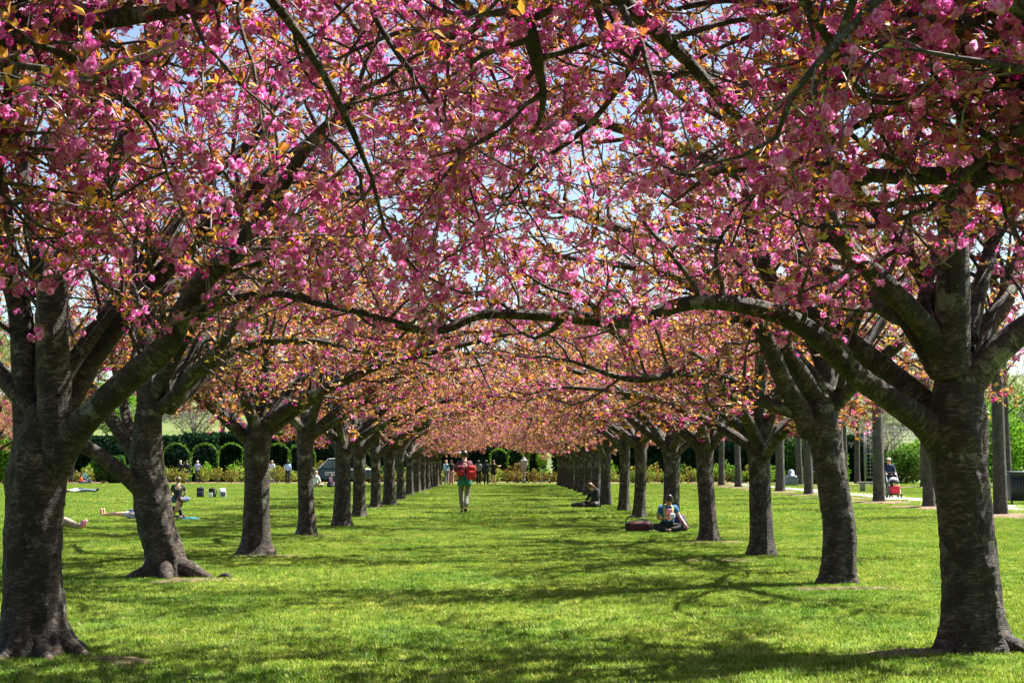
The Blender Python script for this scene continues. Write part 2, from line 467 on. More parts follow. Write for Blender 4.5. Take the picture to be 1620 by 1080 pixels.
def grow(limbs, rng, sec_step=0.33, tw_step=0.17, zmin=2.35, zmax=6.3, bare=0.9, seclen=(0.9, 2.0)):
    """limbs: list of (pts, rad) smooth polylines. Returns secondary tubes, twig tubes, spray points"""
    sec, tw, sp = [], [], []
    for pts, rad in limbs:
        seg = np.concatenate([[0], np.cumsum(np.linalg.norm(np.diff(pts, axis=0), axis=1))]); Lt = seg[-1]
        s = min(bare, 0.4 * Lt) + rng.uniform(0, 0.2)
        T = np.gradient(pts, axis=0); T /= np.linalg.norm(T, axis=1)[:, None] + 1e-9
        ends = []
        while s < Lt:
            p = np.array([np.interp(s, seg, pts[:, k]) for k in range(3)]); i = min(int(np.searchsorted(seg, s)), len(pts) - 1)
            t = T[i]; r = np.interp(s, seg, rad)
            d = t * 0.5 + perp(rng, t) * 0.9; d[2] += 0.18
            ends.append((p, d, rng.uniform(*seclen) * (1.0 - 0.25 * s / Lt), min(r * 0.5, 0.024)))
            s += sec_step * rng.uniform(0.6, 1.4)
        ends.append((pts[-1], T[-1], rng.uniform(1.0, 1.7), rad[-1]))
        ends.append((pts[-1], T[-1] + perp(rng, T[-1]) * .7, rng.uniform(.8, 1.4), rad[-1] * .8))
        for p, d, L, r in ends:
            q, rr = wander(rng, p, d, L, max(r, 0.008), 0.004, 0.16, 0.2, 0.03, zmin, zmax)
            sec.append((q, rr))
            Ts = np.diff(q, axis=0)
            sl = np.concatenate([[0], np.cumsum(np.linalg.norm(Ts, axis=1))])
            u = 0.22 * sl[-1]
            while u < sl[-1]:
                i = min(int(np.searchsorted(sl, u)), len(q) - 1); i = max(i, 1)
                f = (u - sl[i - 1]) / (sl[i] - sl[i - 1]); pp = q[i - 1] * (1 - f) + q[i] * f
                tt = Ts[i - 1] / np.linalg.norm(Ts[i - 1])
                dd = tt * 0.6 + perp(rng, tt) * 0.8; dd[2] += 0.1
                Lw = rng.uniform(0.18, 0.65) * (1.1 - 0.4 * u / sl[-1])
                qq, r2 = wander(rng, pp, dd, Lw, 0.0068, 0.0034, 0.13, 0.28, 0.0, zmin, zmax)
                tw.append((qq, r2))
                k = max(2, int(Lw / 0.085))
                for f2 in np.linspace(0.15, 1.0, k):
                    j = f2 * (len(qq) - 1); j0 = min(int(j), len(qq) - 2)
                    sp.append(qq[j0] * (1 - (j - j0)) + qq[j0 + 1] * (j - j0))
                u += tw_step * rng.uniform(0.6, 1.4)
    return sec, tw, np.array(sp)

def trunk_mesh(name, pts, rad, sides, rng, flare=0.55, lumps=(), mat=None):
    p, r = catmull(pts, rad, 22 if sides > 40 else 12 if sides > 30 else 8)
    # extend slightly below ground
    p = np.vstack([p[0] + (0, 0, -0.12), p]); r = np.concatenate([[r[0]], r])
    V, F, C = tube(p, r, sides, 0, 0.022, rng)
    th = np.arctan2(V[:, 1] - np.interp(V[:, 2], p[:, 2], p[:, 1]), V[:, 0] - np.interp(V[:, 2], p[:, 2], p[:, 0]))
    z = np.clip(V[:, 2], -0.1, None)
    nl = int(rng.integers(5, 8)); ph = rng.uniform(0, 6.28)
    lob = np.maximum(0, np.cos(nl * th + ph + 0.8 * np.sin(2 * th + ph))) ** 1.5 * (0.6 + 0.4 * np.sin(th * 2 + ph * 2))
    cx = np.interp(V[:, 2], p[:, 2], p[:, 0]); cyy = np.interp(V[:, 2], p[:, 2], p[:, 1])
    k = 1 + flare * np.exp(-np.maximum(z, 0) / 0.13) * (0.35 + 0.9 * lob) + 0.06 * np.exp(-z / 0.5) * np.cos(nl * th + ph)
    V[:, 0] = cx + (V[:, 0] - cx) * k; V[:, 1] = cyy + (V[:, 1] - cyy) * k
    for (ctr, rad_, amt) in lumps:      # knots and burls
        d = V - np.array(ctr); dist = np.linalg.norm(d, axis=1)
        w = np.exp(-(dist / rad_) ** 2) * amt
        nrm = np.stack([V[:, 0] - cx, V[:, 1] - cyy, np.zeros(len(V))], 1); nrm /= np.linalg.norm(nrm, axis=1)[:, None] + 1e-6
        V += nrm * w[:, None]
    if sides > 40:
        from mathutils import noise as mn
        cx = np.interp(V[:, 2], p[:, 2], p[:, 0]); cyy = np.interp(V[:, 2], p[:, 2], p[:, 1])
        nrm = np.stack([V[:, 0] - cx, V[:, 1] - cyy, np.zeros(len(V))], 1); nrm /= np.linalg.norm(nrm, axis=1)[:, None] + 1e-6
        dd = np.array([0.010 * mn.fractal(Vector((c[0] * 9, c[1] * 9, c[2] * 2.2)), 1.0, 2.0, 4) + 0.007 * abs(mn.noise(Vector((c[0] * 16, c[1] * 16, c[2] * 5)))) + 0.004 * mn.noise(Vector((c[0] * 7, c[1] * 7, c[2] * 30))) for c in C.tolist()])
        V += nrm * (dd * 1.5)[:, None]
    return qmesh(name, V, F, mat or BARK, True, {'tube_co': ('POINT', 'FLOAT_VECTOR', C)})

def build_tree(root, trunk, limbs, seed, hero=True, lodf=None, pink=0.9, leafd=1.0, sec_step=0.21, tw_step=0.125, zmin=2.35, zmax=8.2,
               tsides=36, lsides=14, sscale=1.0, flare=0.55, lumps=(), maxspray=30000, keep=1.0, steep=True, bare=0.9, roots=(), extra=None):
    """trunk: (pts, rad); limbs: list of (pts, rad, grows). All in the frame of root."""
    rng = np.random.default_rng(seed)
    if hero and steep:
        zt = trunk[0][-1][2]
        for az in (0.9, 3.0, 5.1):
            limbs = limbs + [arclimb(az + rng.uniform(-.4, .4), zt - .1, rng.uniform(4.2, 5.2), 1.2, 0.6, 0.05, 0.02, rng, r_in=0.05)]
    mobj('trunk', trunk_mesh('trunk', trunk[0], trunk[1], tsides, rng, flare, lumps), root)
    sm = []
    for k, lb in enumerate(limbs):
        p, r = catmull(lb[0], lb[1], 9 if hero else 6)
        if len(lb) < 3 or lb[2]: sm.append((p, r))
        # collar: swollen start
        seg = np.concatenate([[0], np.cumsum(np.linalg.norm(np.diff(p, axis=0), axis=1))])
        rc = r * (1 + 0.12 * np.exp(-seg / 0.2))
        rc[0] *= 0.6
        V, F, C = tube(p, rc, lsides, k * 3.1, 0.055 if hero else 0.03, rng)
        mobj('limb', qmesh('limb', V, F, BARK, True, {'tube_co': ('POINT', 'FLOAT_VECTOR', C)}), root)
    for rt in roots:
        p, r = catmull(rt[0], rt[1], 4)
        V, F, C = tube(p, r, 8, 0, 0.12, rng)
        mobj('root', qmesh('root', V, F, BARK, True, {'tube_co': ('POINT', 'FLOAT_VECTOR', C)}), root)
    sec, tw, sp = grow(sm, rng, sec_step, tw_step, zmin, zmax, bare)
    b = QB()
    for q, r in sec:
        V, F, C = tube(q, r, 6 if hero else 4, rng.uniform(0, 9), 0, rng, cap=False); b.add(V, F, C)
    o = mobj('branches', b.mesh('branches', BRANCHBARK), root); tag(o, kind='stuff')
    b = QB()
    for q, r in tw:
        V, F, C = tube(q, r, 3, 0, 0, rng, cap=False); b.add(V, F)
    o = mobj('twigs', b.mesh('twigs', TWIG), root); tag(o, kind='stuff')
    if extra is not None and len(extra): sp = np.vstack([sp, extra])
    if hero:
        cl = (np.sin(sp[:, 0] * 5.1 + seed) * np.sin(sp[:, 1] * 4.7 - seed) * np.sin(sp[:, 2] * 5.9 + seed * 2) + 0.7 * np.sin(sp[:, 0] * 11 + sp[:, 2] * 9) * np.sin(sp[:, 1] * 12 - sp[:, 2] * 7))
        sp = sp[rng.random(len(sp)) < keep * (1.0 + 0.75 * cl)]
    else: sp = sp[rng.random(len(sp)) < keep]
    if len(sp) > maxspray: sp = sp[rng.permutation(len(sp))[:maxspray]]
    lod = lodf(sp) if lodf else np.full(len(sp), 2)
    if hero: instanced_sprays(sp, lod, rng, root, sscale, pink, leafd); print('tree', root.name, len(sp)); return root
    (fV, fF, fT), (lV, lF, lT) = scatter_sprays(sp, lod, rng, sscale, pink, leafd)
    o = mobj('blossoms', qmesh('blossoms', fV, fF, BLOSSOM, False, {'tint': ('FACE', 'FLOAT', fT)}), root); tag(o, kind='stuff')
    o = mobj('leaves', qmesh('leaves', lV, lF, LEAF, False, {'tint': ('FACE', 'FLOAT', lT)}), root); tag(o, kind='stuff')
    print('tree', root.name, 'sprays', len(sp), 'blossom quads', len(fF), 'leaf quads', len(lF), 'sec', len(sec), 'tw', len(tw))
    return root

def arclimb(az, z0, L, el0, el1, r0, r1, rng, n=6, r_in=0.08):
    """limb leaving the trunk at height z0 towards azimuth az, elevation el0 bending to el1"""
    p = np.array((math.cos(az) * r_in, math.sin(az) * r_in, z0)); pts = [p - np.array((math.cos(az), math.sin(az), 0.8)) * 0.1, p]; 
    for i in range(1, n + 1):
        f = i / n; e = el0 * (1 - f) + el1 * f + rng.normal(0, 0.08); az2 = az + rng.normal(0, 0.12)
        p = p + np.array((math.cos(az2) * math.cos(e), math.sin(az2) * math.cos(e), math.sin(e))) * L / n; az = az2
        pts.append(p)
    return np.array(pts), np.concatenate([[r0], np.linspace(r0, r1, n + 1)])

def proto_limbs(rng, fork):
    """generic vase of limbs; +X is the avenue side"""
    out = []
    azs = [rng.uniform(-0.35, 0.1), rng.uniform(0.5, 0.9), rng.uniform(1.7, 2.3), rng.uniform(2.9, 3.5), rng.uniform(4.0, 4.5), rng.uniform(5.2, 5.7)]
    for k, az in enumerate(azs):
        av = k in (0, 1, 5)
        out.append(arclimb(az, fork + rng.uniform(-0.3, 0.12), rng.uniform(4.2, 5.0) if k == 0 else rng.uniform(3.4, 4.4), math.radians(rng.uniform(38, 58)), math.radians(rng.uniform(-4, 22)), rng.uniform(0.085, 0.115), 0.028, rng))
    out.append(arclimb(rng.uniform(0, 6.28), fork + 0.1, rng.uniform(4.4, 5.2), math.radians(80), math.radians(50), 0.11, 0.03, rng, r_in=0.02))
    out.append(arclimb(rng.uniform(0, 6.28), fork + 0.05, rng.uniform(4.2, 4.9), math.radians(74), math.radians(40), 0.095, 0.03, rng, r_in=0.04))
    return out
# ------------------------------------------------------------------ the cherry trees of the avenue
GRP = 'flowering cherry trees in the two rows of the avenue'
def near_lod(base):
    base = np.array(base)
    def f(sp):
        w = sp + base
        d = np.linalg.norm(w - np.array((0, 0, CAM_H)), axis=1)
        inview = (w[:, 1] > 2.0) & (np.abs(w[:, 0]) < 0.42 * w[:, 1] + 0.6) & ((w[:, 2] - CAM_H) < 0.40 * w[:, 1] + 0.5)
        return np.where(inview & (d < 8.5), 0, np.where(d < 16, 1, 2)) * 1
    return f
def loc(pts, base): return np.array(pts) - np.array(base)
def traced(base, Y, pp, rr, y2=None):
    """limb given by photo positions at depth Y (to y2 at its tip)"""
    n = len(pp); out = []
    for i, (x, y) in enumerate(pp):
        d = Y if y2 is None else Y + (y2 - Y) * i / (n - 1)
        out.append(P(x, y, d))
    return loc(out, base), np.array(rr, float)

# --- first tree of the left row (fills the left edge)
b = G(58, 1032); root = empty('cherry_tree', b)
tag(root, 'dark cherry tree at the left edge with two upright stems above a hollow knot', 'cherry tree', GRP)
Y = b[1]
trunk = ([(0, 0, 0), P(55, 980, Y) - b, P(52, 900, Y) - b, P(54, 820, Y) - b, P(60, 750, Y) - b, P(66, 700, Y) - b, P(70, 665, Y) - b], [0.275, 0.235, 0.222, 0.215, 0.235, 0.215, 0.15])
limbs = [
    traced(b, Y, [(50, 740), (46, 690), (40, 600), (32, 500), (14, 420), (2, 320), (-20, 200), (-60, 60)], [0.13, 0.12, 0.105, 0.10, 0.09, 0.08, 0.06, 0.04], Y + 0.5),
    traced(b, Y - 0.05, [(86, 735), (86, 680), (85, 590), (82, 500), (88, 440), (125, 370), (165, 300), (198, 220), (225, 120), (245, 20)], [0.15, 0.135, 0.13, 0.125, 0.11, 0.085, 0.075, 0.065, 0.045, 0.03], Y - 0.2),
    traced(b, Y, [(84, 480), (66, 400), (48, 330), (30, 230), (20, 120)], [0.10, 0.085, 0.07, 0.055, 0.04], Y + 0.6),
    traced(b, Y, [(84, 740), (112, 692), (160, 640), (215, 590), (262, 548), (292, 490), (325, 440), (372, 398), (425, 330), (455, 280), (500, 215), (560, 160)], [0.14, 0.12, 0.108, 0.102, 0.096, 0.088, 0.08, 0.074, 0.062, 0.052, 0.04, 0.025], Y - 1.2),
    traced(b, Y - 0.4, [(292, 505), (325, 492), (372, 474), (440, 464), (505, 480), (560, 492), (640, 512)], [0.05, 0.042, 0.036, 0.03, 0.026, 0.022, 0.016], Y - 1.3),
    traced(b, Y - 0.1, [(60, 240), (105, 190), (145, 152), (200, 125), (270, 70)], [0.06, 0.055, 0.05, 0.04, 0.025], Y - 0.6),
    traced(b, Y + .2, [(80, 690), (150, 560), (250, 440), (360, 330), (480, 235), (600, 150), (700, 90), (790, 40)], [0.11, 0.095, 0.085, 0.075, 0.06, 0.045, 0.03, 0.02], Y + 1.6),
    arclimb(math.radians(75), 2.0, 3.8, 0.8, 0.25, 0.075, 0.03, np.random.default_rng(3)),
    arclimb(math.radians(160), 1.9, 3.6, 0.9, 0.2, 0.075, 0.03, np.random.default_rng(4)),
    arclimb(math.radians(40), 2.1, 4.6, 1.15, 0.6, 0.07, 0.025, np.random.default_rng(5)),
    arclimb(math.radians(110), 2.2, 5.0, 1.25, 0.7, 0.07, 0.025, np.random.default_rng(25)),
]
roots = [([(0.2, -0.05, 0.1), (0.34, -0.12, 0.03), (0.5, -0.2, -0.03)], [0.09, 0.06, 0.03]), ([(-0.05, -0.2, 0.09), (-0.1, -0.33, 0.03), (-0.16, -0.5, -0.04)], [0.1, 0.07, 0.03]),
         ([(0.1, -0.2, 0.08), (0.18, -0.36, 0.02), (0.3, -0.52, -0.04)], [0.08, 0.055, 0.03])]
kn = P(38, 722, Y - 0.24) - b
build_tree(root, trunk, limbs, 101, lodf=near_lod(b), pink=0.64, lumps=[(kn, 0.085, 0.05), (kn, 0.04, -0.10), (P(20, 760, Y) - b, 0.1, 0.02)], roots=roots, tsides=96, lsides=24, flare=0.48, steep=False, keep=1.0, maxspray=20000, zmin=2.5)

# --- first tree of the right row
b = G(1545, 1028); root = empty('cherry_tree', b)
tag(root, 'big cherry tree at the right edge whose long limb arches across the avenue', 'cherry tree', GRP)
Y = b[1]
trunk = ([(0, 0, 0), P(1540, 980, Y) - b, P(1533, 900, Y) - b, P(1525, 800, Y) - b, P(1518, 720, Y) - b, P(1515, 660, Y) - b, P(1517, 600, Y) - b, P(1517, 570, Y) - b], [0.265, 0.235, 0.22, 0.212, 0.23, 0.24, 0.19, 0.12])
limbs = [
    traced(b, Y, [(1500, 715), (1466, 672), (1415, 635), (1350, 590), (1300, 540), (1252, 506), (1190, 486), (1135, 478), (1075, 482), (1000, 508), (930, 505), (860, 499), (765, 498), (700, 522), (640, 518), (560, 492), (480, 468)],
           [0.14, 0.118, 0.10, 0.092, 0.088, 0.08, 0.07, 0.062, 0.058, 0.058, 0.05, 0.045, 0.036, 0.032, 0.024, 0.017, 0.01], Y - 0.9),
    traced(b, Y + 0.15, [(1500, 690), (1462, 640), (1410, 592), (1360, 556), (1315, 520), (1268, 490), (1225, 450), (1195, 400), (1180, 330)], [0.14, 0.115, 0.10, 0.098, 0.09, 0.08, 0.065, 0.05, 0.035], Y + 0.5),
    traced(b, Y, [(1505, 600), (1478, 540), (1445, 495), (1400, 450), (1345, 395), (1305, 330), (1262, 280), (1200, 220), (1130, 180)], [0.12, 0.10, 0.09, 0.082, 0.07, 0.06, 0.05, 0.04, 0.025], Y - 0.8),
    traced(b, Y - 0.05, [(1510, 600), (1506, 540), (1507, 470), (1508, 400), (1510, 330), (1506, 270), (1490, 190), (1500, 90), (1480, -20)], [0.15, 0.14, 0.135, 0.128, 0.115, 0.09, 0.07, 0.05, 0.035], Y - 0.3),
    traced(b, Y - 0.05, [(1520, 620), (1560, 572), (1600, 536), (1640, 505), (1700, 440), (1760, 350)], [0.14, 0.12, 0.11, 0.10, 0.08, 0.05], Y - 0.2),
    traced(b, Y + 0.2, [(1525, 590), (1560, 520), (1592, 470), (1612, 410), (1640, 330), (1670, 220)], [0.10, 0.08, 0.075, 0.065, 0.05, 0.035], Y + 1.2),
    traced(b, Y + 0.1, [(1466, 520), (1462, 470), (1476, 420), (1492, 385), (1560, 360), (1620, 350)], [0.06, 0.05, 0.045, 0.04, 0.03, 0.02], Y + 0.4),
    traced(b, Y + .2, [(1500, 600), (1420, 480), (1330, 380), (1220, 300), (1080, 235), (930, 190), (800, 175), (700, 160)], [0.11, 0.095, 0.085, 0.075, 0.06, 0.045, 0.03, 0.02], Y + 1.4),
    arclimb(math.radians(100), 2.2, 3.6, 0.8, 0.2, 0.10, 0.03, np.random.default_rng(6)),
    arclimb(math.radians(130), 2.5, 4.8, 1.15, 0.5, 0.07, 0.025, np.random.default_rng(7)),
    arclimb(math.radians(60), 2.6, 4.6, 1.2, 0.6, 0.07, 0.025, np.random.default_rng(8)),
]
roots = [([(0.15, -0.1, 0.1), (0.3, -0.2, 0.03), (0.45, -0.32, -0.03)], [0.1, 0.07, 0.03]), ([(-0.15, -0.12, 0.09), (-0.28, -0.2, 0.02), (-0.42, -0.3, -0.04)], [0.09, 0.05, 0.03])]
build_tree(root, trunk, limbs, 102, lodf=near_lod(b), pink=0.80, roots=roots, tsides=96, lsides=24, maxspray=20000, zmin=2.6, flare=0.36, steep=False, keep=1.0,
           lumps=[(P(1530, 690, Y - .2) - b, 0.1, 0.03), (P(1480, 690, Y - .2) - b, 0.12, 0.035), (P(1560, 900, Y - .2) - b, 0.08, 0.02)])

# --- second trees
b = G(262, 912); root = empty('cherry_tree', b); Y = b[1]
tag(root, 'leaning cherry tree with dark knobbly roots and low limbs reaching to the left edge tree', 'cherry tree', GRP)
trunk = ([(0, 0, 0), P(262, 880, Y) - b, P(248, 835, Y) - b, P(240, 780, Y) - b, P(232, 730, Y) - b, P(234, 680, Y) - b, P(236, 640, Y) - b, P(235, 615, Y) - b], [0.28, 0.25, 0.24, 0.235, 0.23, 0.19, 0.16, 0.11])
limbs = [
    traced(b, Y, [(240, 790), (215, 768), (186, 742), (150, 715), (112, 692), (70, 640), (30, 600), (-30, 560)], [0.13, 0.11, 0.10, 0.095, 0.09, 0.075, 0.06, 0.04], Y - 1.0),
    traced(b, Y + .2, [(232, 750), (205, 705), (170, 655), (140, 605), (120, 540), (95, 450)], [0.11, 0.10, 0.09, 0.08, 0.06, 0.04], Y + 1.0),
    traced(b, Y + .2, [(224, 740), (205, 680), (196, 640), (185, 590), (170, 520)], [0.09, 0.08, 0.07, 0.06, 0.04], Y + 1.6),
    traced(b, Y, [(238, 660), (268, 632), (305, 598), (350, 565), (420, 542), (500, 540), (590, 560)], [0.10, 0.085, 0.075, 0.065, 0.05, 0.04, 0.02], Y - 0.8),
    traced(b, Y, [(235, 640), (232, 580), (228, 520), (240, 450), (235, 350)], [0.15, 0.135, 0.12, 0.10, 0.05], Y + .3),
    traced(b, Y, [(240, 630), (285, 590), (330, 520), (390, 440), (450, 400)], [0.10, 0.09, 0.08, 0.06, 0.03], Y + 1.5),
    traced(b, Y, [(236, 640), (320, 490), (440, 370), (570, 300), (690, 255), (800, 230)], [0.11, 0.09, 0.075, 0.06, 0.04, 0.02], Y - 2.2),
    arclimb(math.radians(-50), 2.3, 3.7, 0.8, 0.2, 0.09, 0.03, np.random.default_rng(9)),
    arclimb(math.radians(60), 2.3, 3.7, 0.8, 0.2, 0.09, 0.03, np.random.default_rng(10)),
]
roots = [([(0.2, -0.1, 0.16), (0.42, -0.18, 0.09), (0.68, -0.25, -0.02)], [0.13, 0.10, 0.04]), ([(0.05, -0.2, 0.12), (0.1, -0.4, 0.04), (0.2, -0.55, -0.03)], [0.12, 0.09, 0.05]),
         ([(0.75, -0.25, 0.0), (0.86, -0.28, 0.04), (0.96, -0.3, -0.02)], [0.03, 0.04, 0.02]), ([(-0.15, -0.15, 0.1), (-0.35, -0.25, 0.03), (-0.5, -0.3, -0.03)], [0.1, 0.07, 0.03])]
build_tree(root, trunk, limbs, 103, lodf=near_lod(b), pink=0.55, roots=roots, tsides=64, lsides=20, flare=0.3, maxspray=20000)

b = G(1325, 922); root = empty('cherry_tree', b); Y = b[1]
tag(root, 'cherry tree with bare soil round its foot, just left of the big right edge tree', 'cherry tree', GRP)
trunk = ([(0, 0, 0), P(1326, 890, Y) - b, P(1328, 840, Y) - b, P(1320, 780, Y) - b, P(1310, 720, Y) - b, P(1300, 670, Y) - b, P(1300, 640, Y) - b, P(1302, 620, Y) - b], [0.23, 0.205, 0.205, 0.195, 0.205, 0.215, 0.175, 0.11])
limbs = [
    traced(b, Y, [(1285, 690), (1262, 640), (1238, 600), (1222, 560), (1208, 525), (1190, 470), (1150, 400), (1100, 350)], [0.14, 0.125, 0.11, 0.105, 0.10, 0.075, 0.05, 0.03], Y - 1.0),
    traced(b, Y + .1, [(1285, 660), (1270, 610), (1245, 560), (1240, 500), (1215, 420)], [0.11, 0.10, 0.09, 0.07, 0.04], Y + 1.0),
    traced(b, Y, [(1303, 650), (1306, 590), (1302, 520), (1310, 450), (1300, 360)], [0.13, 0.115, 0.10, 0.08, 0.05], Y + .2),
    traced(b, Y, [(1312, 660), (1330, 610), (1360, 560), (1400, 500), (1440, 430)], [0.10, 0.09, 0.08, 0.06, 0.04], Y + 0.8),
    traced(b, Y, [(1290, 660), (1220, 640), (1150, 600), (1080, 590), (1000, 600), (900, 570)], [0.10, 0.08, 0.065, 0.05, 0.04, 0.02], Y - 0.8),
    traced(b, Y, [(1302, 640), (1200, 500), (1080, 410), (950, 350), (830, 320), (730, 300)], [0.11, 0.09, 0.075, 0.06, 0.04, 0.02], Y - 1.8),
    arclimb(math.radians(-50), 2.3, 3.7, 0.8, 0.2, 0.09, 0.03, np.random.default_rng(12)),
    arclimb(math.radians(200), 2.4, 3.9, 0.8, 0.1, 0.09, 0.03, np.random.default_rng(13)),
    arclimb(math.radians(80), 2.4, 3.7, 0.8, 0.2, 0.09, 0.03, np.random.default_rng(14)),
]
build_tree(root, trunk, limbs, 104, lodf=near_lod(b), pink=0.66, tsides=64, lsides=20, flare=0.28, maxspray=20000)

# --- trees beside the photographer, whose limbs hang into the top of the picture
def overhead(bx, by, sgn, seed, label, hang, pink):
    b = np.array((bx, by, 0.0)); root = empty('cherry_tree', b); tag(root, label, 'cherry tree', GRP)
    rng = np.random.default_rng(seed)
    trunk = ([(0, 0, 0), (0.02, 0, 0.5), (0, 0.03, 1.2), (0.02, 0, 1.8), (0, 0, 2.1)], [0.3, 0.24, 0.23, 0.25, 0.16])
    limbs = proto_limbs(rng, 1.95)
    limbs = [((p * np.array((sgn, 1, 1))), r) for p, r in limbs]
    for pp, Yd, rr in hang:
        q = loc([P(x, y, Yd + 0.25 * k) for k, (x, y) in enumerate(pp)], b)
        start = [np.array((0, 0, 2.0)), np.array((q[0][0] * 0.35, q[0][1] * 0.35, 3.3)), np.array((q[0][0] * 0.75, q[0][1] * 0.75, q[0][2] + 0.45))]
        limbs.append((np.vstack([start, q]), np.concatenate([[rr[0] * 1.6, rr[0] * 1.5, rr[0] * 1.25], rr]), True))
    build_tree(root, trunk, limbs, seed, lodf=near_lod(b), pink=pink, maxspray=20000, zmin=2.75, tsides=24, lsides=12)
overhead(-3.95, 5.6, 1, 201, 'cherry tree standing outside the view whose branches hang into the top left', [
    ([(45, -120), (38, 0), (28, 80), (8, 180), (0, 300)], 6.2, [0.035, 0.032, 0.03, 0.026, 0.012]),
    ([(540, -80), (600, 40), (660, 130), (720, 225), (750, 320)], 9.0, [0.024, 0.022, 0.018, 0.014, 0.008]),
    ([(480, -60), (610, 110), (680, 240), (720, 330), (800, 380)], 11.0, [0.026, 0.022, 0.018, 0.014, 0.008]),
    ([(600, -90), (690, 10), (760, 80), (800, 170)], 10.5, [0.024, 0.022, 0.018, 0.010]),
    ([(-120, 20), (40, 62), (140, 108), (190, 150), (240, 205), (270, 290), (310, 380)], 6.0, [0.022, 0.02, 0.016, 0.012, 0.009, 0.007, 0.005]),
    ([(330, -100), (430, 0), (495, 90), (545, 180), (588, 280)], 6.6, [0.03, 0.025, 0.022, 0.02, 0.012]),
    ([(420, -60), (345, 10), (280, 50), (250, 68), (215, 84)], 7.2, [0.03, 0.026, 0.024, 0.02, 0.012])], 0.92)
overhead(3.95, 5.6, -1, 202, 'cherry tree standing outside the view whose branches hang into the top right', [
    ([(800, -120), (810, 0), (832, 40), (850, 95), (860, 150)], 7.0, [0.06, 0.058, 0.05, 0.04, 0.02]),
    ([(960, -80), (900, 40), (830, 130), (760, 210), (700, 280)], 10.0, [0.026, 0.024, 0.02, 0.015, 0.008]),
    ([(1000, -90), (880, 60), (790, 170), (730, 260), (640, 300)], 12.0, [0.026, 0.024, 0.02, 0.015, 0.008]),
    ([(1060, -60), (1000, 100), (930, 200), (850, 260), (790, 330)], 9.5, [0.026, 0.024, 0.02, 0.014, 0.007]),
    ([(900, -100), (985, 0), (1040, 50), (1100, 110), (1150, 170), (1200, 210)], 6.8, [0.05, 0.045, 0.04, 0.036, 0.026, 0.012]),
    ([(1240, -100), (1272, 0), (1310, 60), (1340, 115), (1375, 160)], 5.6, [0.025, 0.022, 0.02, 0.018, 0.014]),
    ([(1650, 100), (1540, 135), (1400, 180), (1300, 230), (1200, 300)], 7.4, [0.03, 0.025, 0.02, 0.014, 0.008]),
    ([(1700, -40), (1560, 20), (1380, 25), (1230, 10), (1150, 0), (1050, 20)], 8.2, [0.06, 0.05, 0.045, 0.035, 0.025, 0.015]),
    ([(700, -60), (760, 30), (700, 60), (640, 50), (560, 80)], 8.6, [0.03, 0.026, 0.022, 0.018, 0.012])], 1.0)

# --- prototypes for the rest of the two rows
PROTO = []
for k in range(4):
    rng = np.random.default_rng(300 + k)
    root = empty('cherry_tree')
    fork = [2.0, 2.15, 1.9, 2.25, 2.05][k]
    lean = rng.normal(0, 0.06, 2)
    trunk = ([(0, 0, 0), (0.0, 0.0, 0.3), (lean[0] * .5, lean[1] * .5, 0.9), (lean[0], lean[1], 1.5), (lean[0] * .6, lean[1], fork - 0.15), (lean[0] * .3, 0, fork + 0.25)],
             [x * [1.0, .86, .92, .8][k] for x in (0.25, 0.215, 0.20, 0.20, 0.23, 0.13)])
    limbs = proto_limbs(rng, fork)
    build_tree(root, trunk, limbs, 400 + k, hero=False, flare=0.35, pink=[0.44, 0.36, 0.48, 0.40][k], tsides=28, lsides=10, sscale=1.08, keep=1.0, maxspray=9500, tw_step=0.13, sec_step=0.2)
    PROTO.append(root)
left = [(405, 878), (485, 846), (541, 832), (568, 818), (594, 803), (616, 799), (634, 790), (648, 783), (659, 779), (668, 776), (675, 773.5), (681, 771.5), (686, 770), (690, 768.7), (694, 767.6)]
right = [(1205, 878), (1121, 856), (1062, 832), (1012, 819), (987, 808), (958, 799), (944, 790), (932, 784), (921, 779.5), (913, 776.5), (905, 774), (899, 772), (894, 770.3), (889, 769), (885, 767.8)]
ordn = ['first', 'second', 'third', 'fourth', 'fifth', 'sixth', 'seventh', 'eighth', 'ninth', 'tenth', 'eleventh', 'twelfth', 'thirteenth', 'fourteenth', 'fifteenth', 'sixteenth', 'seventeenth', 'eighteenth']
extra_l = {0: 'stout cherry tree with a wide open fork, third in the left row of the avenue', 1: 'dark cherry tree in front of the parked van, fourth in the left row',
           2: 'slim straight cherry trunk hiding the middle of the van, fifth in the left row'}
extra_r = {0: 'cherry tree with a thick grey cut stub, third in the right row of the avenue', 1: 'cherry tree right of the seated woman, fourth in the right row',
           2: 'cherry tree that the seated woman in blue leans by, fifth in the right row', 3: 'cherry trunk behind the dark red bag, sixth in the right row'}
for side, lst, ex in ((0, left, extra_l), (1, right, extra_r)):
    for i, (x, y) in enumerate(lst):
        rr = random.Random(side * 77 + i)
        k = (i * 3 + side * 2 + (i // 4)) % 4
        src = PROTO[k]
        if not src.get('used'):
            c = src; src['used'] = 1
        else: c = copy_tree(src)
        c.location = [float(v) for v in G(x, y)]
        c.rotation_euler = (0, 0, (math.pi if side else 0) + rr.uniform(-0.5, 0.5))
        s = rr.uniform(0.92, 1.06); c.scale = (s, s, s)
        last = i == len(lst) - 1
        tag(c, ex.get(i, 'cherry tree, %s in the %s row of the avenue%s' % (ordn[i + 2], 'right' if side else 'left', ', the last before the roses' if last else '')), 'cherry tree', GRP)
for c in sc.objects:
    if 'used' in c: del c['used']
